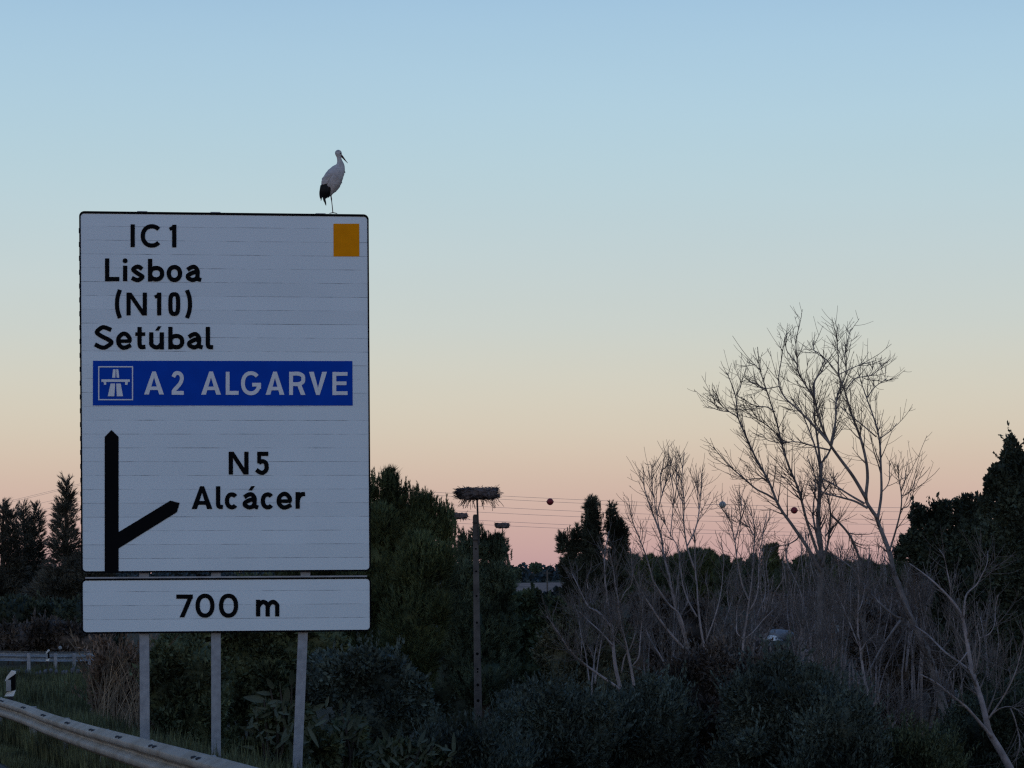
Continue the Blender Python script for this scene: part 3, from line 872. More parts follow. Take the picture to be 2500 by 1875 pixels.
# ------------------------------------------------------------------ poles, nests, wires
def gz(x, y): return float(ground_z(x, y))
def sticks(c, R, h, n, L, w, droop=0.0):
    """loose sticks woven round a flat disc of radius R, thickness h"""
    th = rng.uniform(0, 6.283, n); rr = R*np.sqrt(rng.uniform(0.25, 1.0, n))
    P0 = np.stack([rr*np.cos(th), rr*np.sin(th), rng.uniform(-h/2, h/2, n)], -1)
    tang = th+rng.choice([-1, 1], n)*rng.uniform(0.7, 1.7, n)
    d = np.stack([np.cos(tang), np.sin(tang), rng.normal(0, 0.13, n)], -1)
    d = unit(d)
    ln = L*rng.uniform(0.5, 1.2, n)
    t = np.linspace(-0.5, 0.5, 4)
    P = P0[:, None, :]+d[:, None, :]*(ln[:, None]*t[None, :])[..., None]+rng.normal(0, 0.012, (n, 4, 3))
    return P+np.asarray(c), np.full((n, 4), w)*rng.uniform(0.6, 1.3, n)[:, None]
def nest(cx, cy_top, cy_bot, halfw, D, n, label, mess=1.0):
    c = at(cx, (cy_top+cy_bot)/2, D); R = halfw*D/F; h = (cy_bot-cy_top)*D/F
    t = thing('stork_nest', label, 'nest', c-np.array([0, 0, h/2]), 'stork nests on poles')
    th = np.linspace(0, 2*math.pi, 40, endpoint=False)
    prof = [(0.02, .28), (0.55, .30), (0.8, .40), (0.93, .42), (1.0, .15), (0.98, -.25), (0.88, -.48), (0.5, -.5), (0.02, -.5)]
    V = []
    for i, (a, b) in enumerate(prof):
        for k in th:
            j = 1+0.05*math.sin(5*k+i)+0.04*rng.normal()
            V.append(c+np.array([a*R*j*math.cos(k), a*R*j*math.sin(k), b*h*(1+.12*rng.normal())]))
    Fs = [[i*40+k, i*40+(k+1) % 40, (i+1)*40+(k+1) % 40, (i+1)*40+k] for i in range(len(prof)-1) for k in range(40)]
    make('bowl', V, Fs, M_nest, t)
    P, Rr = sticks(c, R*1.02, h*0.95, n, 0.34*R*mess+.25, 0.011 if D < 100 else 0.018)
    k = int(60*mess)
    th = rng.uniform(0, 6.283, k); rr = R*rng.uniform(0.35, 1.0, k)
    d = np.stack([np.cos(th)*.5+rng.normal(0, .3, k), np.sin(th)*.5, -np.ones(k)], -1)
    P0 = np.stack([rr*np.cos(th), rr*np.sin(th), np.full(k, -h*.4)], -1)+c
    ln = rng.uniform(0.10, 0.42, k)*mess
    ts = np.linspace(0, 1, 4)
    P2 = P0[:, None]+unit(d)[:, None]*(ln[:, None]*ts)[..., None]+rng.normal(0, .012, (k, 4, 3))
    k2 = int(50*mess)
    th = rng.uniform(0, 6.283, k2)
    d = np.stack([np.cos(th), np.sin(th), rng.normal(0.05, .5, k2)], -1)
    P0 = np.stack([R*.95*np.cos(th), R*.95*np.sin(th), rng.uniform(-h*.45, h*.45, k2)], -1)+c
    P3 = P0[:, None]+unit(d)[:, None]*(rng.uniform(.08, .26, k2)[:, None]*ts)[..., None]
    P = np.concatenate([P, P2, P3]); Rr = np.concatenate([Rr, np.full((k+k2, 4), 0.009 if D < 100 else 0.014)])
    V, Q = tubes(P, Rr, 3)
    make('sticks', V, Q, M_nest, t)
    return t
# concrete pole with a steel tube beside its head
DP = 84.0
PB = at(1170, 1850, DP); PB[2] = gz(PB[0], PB[1])
pole = thing('concrete_pole', 'tall concrete pole with holes in its face, carrying a nest on a thin steel tube', 'pole', PB)
def pole_w(y): return np.interp(y, [1255, 1550, 1800, 2000], [12.5, 16, 20.5, 23])*DP/F
def pole_x(y): return np.interp(y, [1255, 1550, 1750, 2000], [1160.5, 1164.5, 1167.5, 1172])
m_ = MB()
rows = [1256, 1258.5, 1262, 1300, 1400, 1550, 1650, 1750, 1850, 2000]
V = []
for i, y in enumerate(rows):
    w = pole_w(y)*(0.6 if i == 0 else 0.85 if i == 1 else 1); c = at(pole_x(y), y, DP); dp = 0.22
    for (a, b) in ((-1, -.8), (-.8, -1), (.8, -1), (1, -.8), (1, .8), (.8, 1), (-.8, 1), (-1, .8)):
        V.append(c+np.array([a*w/2, b*dp/2, 0]))
Fs = [[i*8+k, (i+1)*8+k, (i+1)*8+(k+1) % 8, i*8+(k+1) % 8] for i in range(len(rows)-1) for k in range(8)]+[list(range(8))]
m_.add(V, Fs); m_.build('shaft', [M_conc], pole)
for y, rr in ((1340, 2.2), (1395, 2.4), (1455, 2.6), (1520, 2.8), (1596, 3.6), (1633, 2.6), (1640, 2.4), (1672, 3.7), (1710, 3.8)):
    m_ = MB(); c = at(pole_x(y)+.3, y, DP); 
    V, Fs = tube([c+np.array([0, -0.114, 0]), c+np.array([0, -0.1, 0])], rr*DP/F, 12); m_.add(V, Fs); m_.build('hole', [M_black], pole)
m_ = MB()
V, Fs = tube([at(1164.5, 1214, DP-.18), at(1166.5, 1262, DP-.18), at(1168.5, 1330, DP-.18)], 2.3*DP/F, 8); m_.add(V, Fs)
m_.build('steel_tube', [M_rust], pole)
for y in (1276, 1318):
    m_ = MB(); c = at(pole_x(y), y, DP-.12); V, Fs = box(c, pole_w(y)+.03, .06, .05); m_.add(V, Fs); m_.build('clamp', [M_rust], pole)
nest(1165.5, 1190.5, 1217.5, 50, DP-.18, 620, 'big ragged stork nest with hanging twigs on top of the concrete pole', 1.15)
def small_pole(px, py, D, w, label):
    b = at(px, py, D); g = gz(b[0], b[1])
    t = thing('nest_pole', label, 'pole', (b[0], b[1], g), 'thin poles under the distant nests')
    m_ = MB(); V, Fs = tube([(b[0], b[1], g-.2), (b[0], b[1], b[2])], [w*1.6, w], 8); m_.add(V, Fs); m_.build('shaft', [M_rust], t)
    m_ = MB(); V, Fs = tube([b-np.array([0, 0, .05]), b], [.12, .5], 10); m_.add(V, Fs); m_.build('platform', [M_rust], t)
    return t
small_pole(1110, 1266, 150, 0.045, 'thin pole under the distant nest half hidden by the pine')
nest(1120, 1252, 1265.5, 21, 150, 160, 'small distant nest half hidden behind the right edge of the dark pine', .6)
small_pole(1226.5, 1287.5, 190, 0.035, 'thin pole under the small nest right of the concrete pole')
nest(1226.5, 1276, 1288.5, 17.5, 190, 160, 'small distant nest on a thin pole right of the concrete pole', .35)
# distant utility pole on the slope
b = at(1336, 1392, 330); g = gz(b[0], b[1])
t = thing('utility_pole', 'faint thin utility pole far off in front of the pale field', 'pole', (b[0], b[1], g))
m_ = MB(); V, Fs = tube([(b[0], b[1], g), b], 0.11, 6); m_.add(V, Fs); m_.build('shaft', [M_conc], t)
m_ = MB(); V, Fs = box(b-np.array([0, 0, .4]), 1.1, .1, .1); m_.add(V, Fs); m_.build('cross_arm', [M_conc], t)
# power lines: right span sags away from a pylon behind the sign, left span runs on into the distance
def wire_pts(y0, k, yl0, yl1, Dw=230.0):
    P = []
    for px in np.linspace(2620, 330, 60):
        P.append(at(px, y0-k*(2350-px)**2, Dw))
    e = y0-k*(2350-330)**2
    for i, t in enumerate(np.linspace(0, 1, 24)[1:]):
        px = 330-t*480
        P.append(at(px, e+(yl0-e)*t-0.10*(t-t*t)*120*(-1), Dw+t*160))
    return P
WL = [(1240, 2.30e-5, 1262, 'highest'), (1250, 2.46e-5, 1266, 'second'), (1269, 2.35e-5, 1282, 'third'), (1281, 2.2e-5, 1298, 'fourth'), (1303, 2.35e-5, 1316, 'fifth'), (1311, 2.2e-5, 1330, 'lowest')]
for y0, k, yl, nm in WL:
    V, Fs = tube(wire_pts(y0, k, yl, 0), 0.0135, 4, cap=True)
    o = make('power_line', V, Fs, M_wire)
    tag(o, '%s of the thin overhead wires crossing the pink sky%s' % (nm, ' from the top' if nm in ('second', 'third', 'fourth', 'fifth') else ''), 'power line', 'overhead wires')
def ball(px, wi, m, label):
    y0, k = WL[wi][:2]
    c = at(px, y0-k*(2350-px)**2, 230.0)
    t = thing('marker_ball', label, 'marker ball', c-np.array([0, 0, .3]), 'aircraft warning balls on the wires')
    b_ = MB(); V, Fs = blob(c, 0.33, 0.0); b_.add(V, Fs); b_.build('shell', [m], t, smooth=True)
    b_ = MB(); V, Fs = tube([c+np.array([-.36, 0, .012]), c+np.array([.36, 0, -.012])], 0.06, 6); b_.add(V, Fs)
    b_.build('clamp', [M_rust], t)
ball(1343, 1, M_red, 'red warning ball on the wires between the nest and the dark cypress')
ball(1764, 0, M_ballwhite, 'white warning ball on the wires')
ball(1939, 1, M_red, 'red warning ball seen through the branches of the tall bare tree')

# ------------------------------------------------------------------ foliage builders
def leaves(C, L, W, up=0.0, dirs=None, spread=1.0):
    """rhombic leaves at centres C (n,3): lengths L, widths W"""
    n = len(C)
    D = rnd_dirs(n) if dirs is None else unit(dirs+spread*rnd_dirs(n))
    D[:, 2] += up; D = unit(D)
    S = unit(np.cross(D, rnd_dirs(n)))
    q_ = rng.uniform(.5, 1.7, n); L = (L*q_)[:, None]; W = (W*q_*rng.uniform(.7, 1.3, n))[:, None]
    V = np.stack([C-D*L/2, C+S*W/2-D*L*.05, C+D*L/2, C-S*W/2-D*L*.05], 1)
    return V.reshape(-1, 3), np.arange(4*n).reshape(n, 4)
def needles(T, Dir, n, L, W, ang=0.75, axis=0.0):
    """brush-like tufts: n needles (thin triangles) fanned round each tuft axis; axis = length of the shoot they sit on"""
    t = len(T)
    A = np.repeat(Dir, n, 0); P = np.repeat(T, n, 0)
    s = rng.uniform(0, 1, (t*n, 1))
    ax = np.repeat(np.broadcast_to(np.asarray(axis, float), (t,)), n)[:, None]
    P = P+A*s*ax
    d = unit(A+ang*rnd_dirs(t*n)*(1.15-0.55*s))
    S = unit(np.cross(d, rnd_dirs(t*n)))
    ll = L*rng.uniform(.6, 1.2, (t*n, 1))
    V = np.stack([P-S*W/2, P+S*W/2, P+d*ll], 1)
    return V.reshape(-1, 3), np.arange(3*t*n).reshape(-1, 3)
def shell(lobes, D, per_px2, front=0.75, inner=0.55):
    """points over the outer part of lobes (px, py, rx, ry, depth offset m); returns points, outward directions, lobe scale"""
    P, N = [], []
    for lb in lobes:
        px, py, rx, ry = lb[:4]; dz = lb[4] if len(lb) > 4 else 0.0
        c = at(px, py, D+dz); a = rx*D/F; b = ry*D/F; dpt = min((a+b)/2, 1.4*a)
        n = max(6, int(per_px2*rx*ry))
        u = rnd_dirs(n)
        flip = (u[:, 1] > 0) & (rng.random(n) < front-0.25)
        u[flip, 1] *= -1
        r = inner+(1-inner)*rng.random(n)**0.6
        P.append(c+u*np.array([a, dpt, b])*r[:, None]); N.append(unit(u/np.array([a, dpt, b])))
    return np.concatenate(P), np.concatenate(N)
def cores(lobes, D, f=0.72, amp=0.28):
    """dense inner twig masses that close the crown's middle"""
    V, Fs, n = [], [], 0
    for lb in lobes:
        px, py, rx, ry = lb[:4]; dz = lb[4] if len(lb) > 4 else 0.0
        a = rx*D/F*f; b = ry*D/F*f; dpt = min((a+b)/2, 1.4*a)
        v, q = blob(at(px, py, D+dz), 1.0, amp, (a, dpt, b))
        V.append(v); Fs.append(q+n); n += len(v)
    return np.concatenate(V), np.concatenate(Fs)
def split_lobes(lobes, k, s=0.55):
    """break every lobe into k smaller uneven ones over its surface"""
    out = []
    for lb in lobes:
        px, py, rx, ry = lb[:4]; dz = lb[4] if len(lb) > 4 else 0.0
        for _ in range(k):
            th = rng.uniform(0, 6.283); r = rng.uniform(.3, .92)
            q = rng.uniform(.7, 1.25)*s
            out.append((px+rx*r*math.cos(th), py+ry*r*math.sin(th), rx*q, ry*q*rng.uniform(.8, 1.2), dz+rng.uniform(-.8, .4)*rx*0.01))
    return out
def merge(parts):
    """parts: list of (V, F) with possibly different face sizes -> V, list of faces in arrays padded to one size"""
    V = np.concatenate([p[0] for p in parts]); n = 0; Fs = []
    for v, f in parts:
        f = np.asarray(f)
        if f.shape[1] == 3:
            Fs.append(('t', f+n))
        else:
            Fs.append(('q', f+n))
        n += len(v)
    return V, Fs
def make_mixed(name, parts, m, parent=None, base=None):
    V, Fs = merge(parts)
    tri = [f for k, f in Fs if k == 't']; quad = [f for k, f in Fs if k == 'q']
    T = np.concatenate(tri) if tri else np.zeros((0, 3), int)
    Q = np.concatenate(quad) if quad else np.zeros((0, 4), int)
    b = BASE[parent] if parent is not None else np.asarray(base if base is not None else [V[:, 0].mean(), V[:, 1].mean(), V[:, 2].min()], float)
    me = bpy.data.meshes.new(name)
    me.vertices.add(len(V)); me.vertices.foreach_set('co', (V-b).astype(np.float32).ravel())
    li = np.r_[T.ravel(), Q.ravel()].astype(np.int32)
    me.loops.add(len(li)); me.loops.foreach_set('vertex_index', li)
    st_ = np.r_[np.arange(len(T))*3, len(T)*3+np.arange(len(Q))*4].astype(np.int32)
    me.polygons.add(len(st_)); me.polygons.foreach_set('loop_start', st_)
    me.update(calc_edges=True)
    me.materials.append(m)
    o = bpy.data.objects.new(name, me); COL.objects.link(o)
    if parent is not None: o.parent = parent
    else: o.location = Vector([float(v) for v in b])
    BASE[o] = b
    return o
def simple_trunk(t, px, D, top_y, r, k=3, lean=0.0):
    b = at(px, 1400, D); g = BASE[t][2]
    top = at(px+lean, top_y, D)
    m_ = MB()
    P = catmull([(BASE[t][0], BASE[t][1], g-.2), ((BASE[t][0]*.6+top[0]*.4)+.1, D, g*.6+top[2]*.4), top], 10)
    V, Fs = tube(P, np.linspace(r, r*.25, 10), 8); m_.add(V, Fs)
    for _ in range(k):
        i = rng.integers(2, 6); d = rnd_dirs(1)[0]; d[2] = abs(d[2])+.4; d = d/np.linalg.norm(d)
        L_ = (top[2]-g)*rng.uniform(.08, .18)
        V, Fs = tube([P[i], P[i]+d*L_*.5, P[i]+d*L_+np.array([0, 0, L_*.2])], [r*.45, r*.3, r*.1], 6); m_.add(V, Fs)
    return m_.build('trunk', [M_darkbark], t)
def tree_root(name, label, cat, px, D, group=None):
    b = at(px, 1500, D)
    return thing(name, label, cat, (b[0], b[1], gz(b[0], b[1])), group)

# --- pines and cypress in the middle
def pine(name, label, lobes, D, m, shoots, trunk_px, trunk_top, per=0.030, L=0.26, W=0.016, n=26, group=None, up=0.9, ax=0.22, shrink=15, nsub=7, ssub=.40):
    t = tree_root(name, label, 'tree', trunk_px, D, group)
    lobes = [(l[0], l[1]+shrink*.4, max(5, l[2]-shrink), max(8, l[3]-shrink))+tuple(l[4:]) for l in lobes]
    sub = split_lobes(lobes, nsub, ssub)
    P, N = shell(sub, D, per*2.2, inner=.7)
    P2, N2 = shell(lobes, D, per*.6, inner=.8)
    P = np.concatenate([P, P2]); N = np.concatenate([N, N2])
    dirs = unit(N*0.55+np.array([0, 0, up])+0.30*rnd_dirs(len(P)))
    parts = [needles(P, dirs, n, L, W, .7, axis=ax*rng.uniform(.5, 1.5, len(P)))]
    # long upright candles on the outline
    if len(shoots):
        SP = np.concatenate([np.array([at(px+rng.normal(0, 3), py+h*1.1+i*h*.25, D+rng.uniform(-.5, .5)) for i in range(4)]) for px, py, h in shoots])
        hh = np.array([h*1.15*D/F-L*.5 for px, py, h in shoots for i in range(4)])
        parts.append(needles(SP, unit(np.array([[0, 0, 1.0]])+.14*rnd_dirs(len(SP))), 54, L*.46, W*.8, .8, axis=hh))
    parts.append(cores(lobes, D, .62))
    make_mixed('crown', parts, m, t)
    simple_trunk(t, trunk_px, D, trunk_top, 0.22)
    return t
pine('pine_tree', 'big dark pine with upright shoots standing behind the right edge of the road sign',
     [(880, 1245, 45, 85), (945, 1215, 36, 66), (985, 1265, 52, 84), (1035, 1275, 46, 78), (1082, 1300, 26, 70), (925, 1360, 95, 110), (1030, 1400, 78, 105, -.6),
      (890, 1480, 100, 120), (1010, 1520, 90, 115, -.8), (955, 1630, 125, 110, -.5), (860, 1620, 90, 110), (800, 1320, 75, 110), (745, 1430, 80, 120), (780, 1560, 100, 120)], 62, M_pine,
     [(909, 1141, 40), (948, 1129, 44), (962, 1146, 36), (938, 1150, 34), (975, 1166, 32), (996, 1159, 42), (1018, 1168, 36), (1043, 1183, 46), (1060, 1204, 36), (1086, 1202, 42), (1098, 1222, 34), (1108, 1234, 40), (1007, 1180, 34), (1030, 1188, 32), (1073, 1212, 30), (985, 1172, 34), (922, 1150, 30), (1112, 1262, 26), (915, 1136, 34), (942, 1140, 34), (955, 1136, 36), (968, 1156, 30), (990, 1168, 32), (1002, 1170, 30), (1012, 1174, 34), (1024, 1178, 30), (1037, 1190, 34), (1050, 1192, 36), (1066, 1210, 32), (1080, 1210, 34), (1092, 1214, 36), (1104, 1240, 32), (1108, 1290, 24), (1106, 1320, 22), (880, 1150, 36), (895, 1150, 36)],
     950, 1180, per=.085, L=.19, W=.026, ax=.22, n=20)
pine('pine_tree', 'smaller pine with tufted upright branches directly behind the concrete pole',
     [(1112, 1440, 34, 90), (1120, 1530, 50, 90), (1135, 1345, 24, 48), (1175, 1338, 34, 44), (1213, 1352, 24, 50), (1150, 1425, 55, 75), (1212, 1425, 40, 62), (1238, 1440, 20, 36), (1155, 1530, 75, 90), (1225, 1530, 40, 80), (1180, 1640, 90, 90)], 92, M_pine2,
     [(1122, 1287, 36), (1136, 1296, 34), (1150, 1290, 34), (1174, 1284, 36), (1188, 1293, 30), (1199, 1291, 36), (1214, 1297, 34), (1226, 1298, 36), (1236, 1316, 30), (1240, 1352, 26), (1247, 1378, 22), (1128, 1310, 30), (1164, 1292, 30), (1207, 1305, 30), (1231, 1330, 28), (1128, 1296, 30), (1142, 1292, 32), (1157, 1296, 32), (1169, 1290, 32), (1180, 1290, 32), (1193, 1296, 30), (1220, 1302, 32), (1234, 1310, 28), (1244, 1365, 24), (1251, 1392, 20), (1243, 1336, 24), (1256, 1410, 18)],
     1180, 1330, per=.11, L=.21, W=.034, ax=.26, shrink=9, n=20)
pine('cypress_tree', 'dark many-topped conifer rising among the bare saplings right of the red ball',
     [(1446, 1268, 17, 60), (1446, 1335, 30, 66), (1494, 1272, 11, 50), (1507, 1335, 22, 68), (1522, 1325, 10, 46), (1408, 1325, 13, 46), (1391, 1345, 12, 54), (1371, 1328, 6, 30), (1381, 1385, 18, 26), (1440, 1405, 62, 48), (1500, 1405, 34, 48), (1430, 1465, 70, 58)], 120, M_cyp,
     [(1446, 1203, 22), (1438, 1212, 22), (1454, 1214, 20), (1464, 1220, 18), (1495, 1217, 26), (1509, 1243, 22), (1526, 1279, 20), (1387, 1279, 20), (1365, 1296, 14), (1408, 1274, 22), (1484, 1240, 16), (1372, 1355, 10), (1372, 1306, 14), (1379, 1318, 14), (1396, 1292, 16), (1402, 1284, 16), (1416, 1292, 16), (1426, 1262, 18), (1433, 1236, 18), (1441, 1218, 18), (1459, 1216, 18), (1470, 1247, 16), (1478, 1272, 14), (1488, 1230, 18), (1503, 1257, 16), (1516, 1288, 16), (1529, 1302, 14), (1368, 1330, 12), (1376, 1375, 10), (1422, 1250, 14)],
     1445, 1225, per=.32, L=.2, W=.034, n=22, up=.35, ax=.2, shrink=7, nsub=16, ssub=.27)
# --- conifers left of the sign
def conifer(label, spires, mass, D, px):
    t = tree_root('conifer', label, 'tree', px, D, 'conifers left of the sign')
    P, Dr = [], []
    for sx, sy, base_y, w0 in spires:
        n = int((base_y-sy)*2.0)
        for _ in range(n):
            f = rng.random()**.75; y = sy+(base_y-sy)*f
            lay = 0.62+0.38*math.sin(f*26+sx)
            r = w0*(0.05+1.0*f**1.15)*lay*math.sqrt(rng.random())
            th = rng.uniform(0, 6.283)
            c = at(sx+r*math.cos(th), y+rng.normal(0, 2), D+r*math.sin(th)*D/F)
            P.append(c); Dr.append((math.cos(th)*.9, math.sin(th)*.9, .25+.8*(1-f)))
    P = np.array(P); Dr = unit(np.array(Dr)+.3*rnd_dirs(len(P)))
    parts = [needles(P, Dr, 22, .20, .030, .65, axis=.40)]
    P, N = shell(mass+split_lobes(mass, 5, .5), D, .10)
    parts.append(needles(P, unit(N+np.array([0, 0, .4])), 24, .36, .05, .8, axis=.3))
    parts.append(cores(mass, D, .75))
    make_mixed('crown', parts, M_conif, t)
    m_ = MB(); sx, sy = spires[0][:2]
    V, Fs = tube([BASE[t]-np.array([0, 0, .3]), at(sx, sy+10, D)], [.25, .03], 7); m_.add(V, Fs); m_.build('trunk', [M_darkbark], t)
conifer('narrow dark conifer cut by the left edge of the photo', [(8, 1226, 1430, 36), (30, 1252, 1420, 22), (-34, 1240, 1420, 34)], [(0, 1465, 45, 50), (10, 1530, 60, 40)], 106, 5)
conifer('conifer with two thin spiky tops between the left edge and the tall one', [(57, 1234, 1425, 26), (90, 1238, 1425, 28), (74, 1290, 1430, 36)], [(78, 1465, 45, 45), (80, 1520, 60, 45)], 110, 75)
conifer('tallest layered conifer touching the left side of the road sign', [(162, 1178, 1430, 62), (150, 1225, 1430, 44)], [(160, 1460, 70, 62), (180, 1530, 70, 45), (215, 1420, 50, 60)], 104, 162)

# ------------------------------------------------------------------ bare trees
def limb(pts, D, r0, r1, dD=0.0, m=None, wob=0.12):
    """branch traced through photo pixels, swinging dD metres in depth along its length; radii in photo pixels"""
    pts = np.asarray(pts, float)
    d = np.r_[0, np.cumsum(np.linalg.norm(np.diff(pts, axis=0), axis=1))]; d /= d[-1]
    D0 = D if np.isscalar(D) else D
    P = np.array([at(x, y, D0+dD*t**1.3) for (x, y), t in zip(pts, d)])
    m = m or max(8, int(len(pts)*4))
    Q = catmull(P, m)
    ph = rng.uniform(0, 6.28, 2)
    t = np.linspace(0, 1, m)
    Q[:, 1] += wob*np.sin(9*t+ph[0])*t
    R = np.linspace(r0, r1, m)*D0/F
    return Q, R
def side_shoots(par, num, lo, hi, ang, upc, t0=0.15, npt=6, taper=0.55, t1=1.0, jit=.032):
    """new shoots on parent polylines: par list of (P, R). returns arrays P (k,npt,3), R (k,npt)"""
    lens_ = np.array([np.linalg.norm(np.diff(P, axis=0), axis=1).sum() for P, R in par])
    k = max(1, int(num)); pr = lens_/lens_.sum()
    which = rng.choice(len(par), k, p=pr)
    outP = np.zeros((k, npt, 3)); outR = np.zeros((k, npt))
    ts = np.linspace(0, 1, npt)
    for i, w in enumerate(which):
        P, R = par[w]
        t = t0+(t1-t0)*rng.random(); f = t*(len(P)-1); a = min(int(f), len(P)-2); fr = f-a
        p = P[a]*(1-fr)+P[a+1]*fr; r = R[a]*(1-fr)+R[a+1]*fr
        T = P[a+1]-P[a]; T = T/(np.linalg.norm(T)+1e-9)
        q = rng.normal(size=3); q -= T*np.dot(q, T); q /= np.linalg.norm(q)
        an = rad(rng.uniform(*ang)); d = T*math.cos(an)+q*math.sin(an)
        L = rng.uniform(lo, hi)*(1.2-0.85*t)
        d2 = d+np.array([0, 0, upc*rng.uniform(.5, 1.3)]); d2 /= np.linalg.norm(d2)
        cur = p+L*(np.outer(ts-0.5*ts**2, d)+np.outer(0.5*ts**2, d2)*1.1)
        cur[1:] += rng.normal(0, jit*L*.3, (npt-1, 3))*ts[1:, None]
        outP[i] = cur
        outR[i] = np.linspace(min(r*taper, 0.03), 0, npt)
    return outP, outR
def as_list(P, R): return [(P[i], R[i]) for i in range(len(P))]
def bare_tree(label, limbs, D, base_px, n1, n2, n3, L1=(.8, 2.0), rmin=0.8, ang=(22, 55), upc=.5, name='bare_tree', group=None, bark=None, cat='tree', L2=(.3, .8), rtop=1.15, trunk_mat=None):
    """limbs: list of (P, R); first ones are trunk and main limbs; twigs are grown from them"""
    b = limbs[0][0][0]
    t = thing(name, label, cat, (b[0], b[1], gz(b[0], b[1])), group)
    m_ = MB()
    for i, (P, R) in enumerate(limbs):
        if i == 0:
            foot = np.array([b[0]-(P[1][0]-P[0][0])*.3, b[1], gz(b[0], b[1])-.3])
            if foot[2] < P[0][2]-.1:
                P = np.vstack([foot, P]); R = np.r_[R[0]*1.1, R]
        V, Fs = tube(P, R, 8 if R[0]*F/D > 4 else 6, cap=True); m_.add(V, Fs)
    m_.build('trunk', [trunk_mat or bark or M_bark], t, smooth=True)
    px = D/F
    A, RA = side_shoots(limbs, n1, *L1, ang, upc, t0=.25)
    RA = np.maximum(RA, rmin*px*np.linspace(1.25, .75, RA.shape[1])[None, :])
    Bp, RB = side_shoots(as_list(A, RA)+[(P[len(P)//2:], R[len(P)//2:]) for P, R in limbs], n2, *L2, (25, 60), upc, t0=.1, npt=5)
    RB = np.maximum(RB, rmin*px*np.linspace(.95, .65, 5)[None, :]); RB = np.minimum(RB, rtop*px)
    V1, Q1 = tubes(A, RA, 4); V2, Q2 = tubes(Bp, RB, 3)
    Vs = [V1, V2]; Qs = [Q1, Q2+len(V1)]
    if n3:
        C, RC = side_shoots(as_list(Bp, RB)+as_list(A, RA), n3, .10, .30, (30, 70), upc, t0=.1, npt=4)
        RC = np.maximum(RC*0, rmin*px*np.linspace(.8, .6, 4)[None, :])
        V3, Q3 = tubes(C, RC, 3); Vs.append(V3); Qs.append(Q3+len(V1)+len(V2))
    make('twigs', np.concatenate(Vs), np.concatenate(Qs), M_twig if bark is None else M_twig2, t)
    return t
def R1(*p): return [(1700+.36166*u, 770+.36166*v) for u, v in p]          # enlarged crops the branches were measured on
def R2(*p): return [(1300+.27125*u, 1080+.27125*v) for u, v in p]
def R3(*p): return [(1900+.27125*u, 1050+.27125*v) for u, v in p]
def R4(*p): return [(1900+.27125*u, 1425+.27125*v) for u, v in p]
def R5(*p): return [(1300+.27125*u, 1425+.27125*v) for u, v in p]

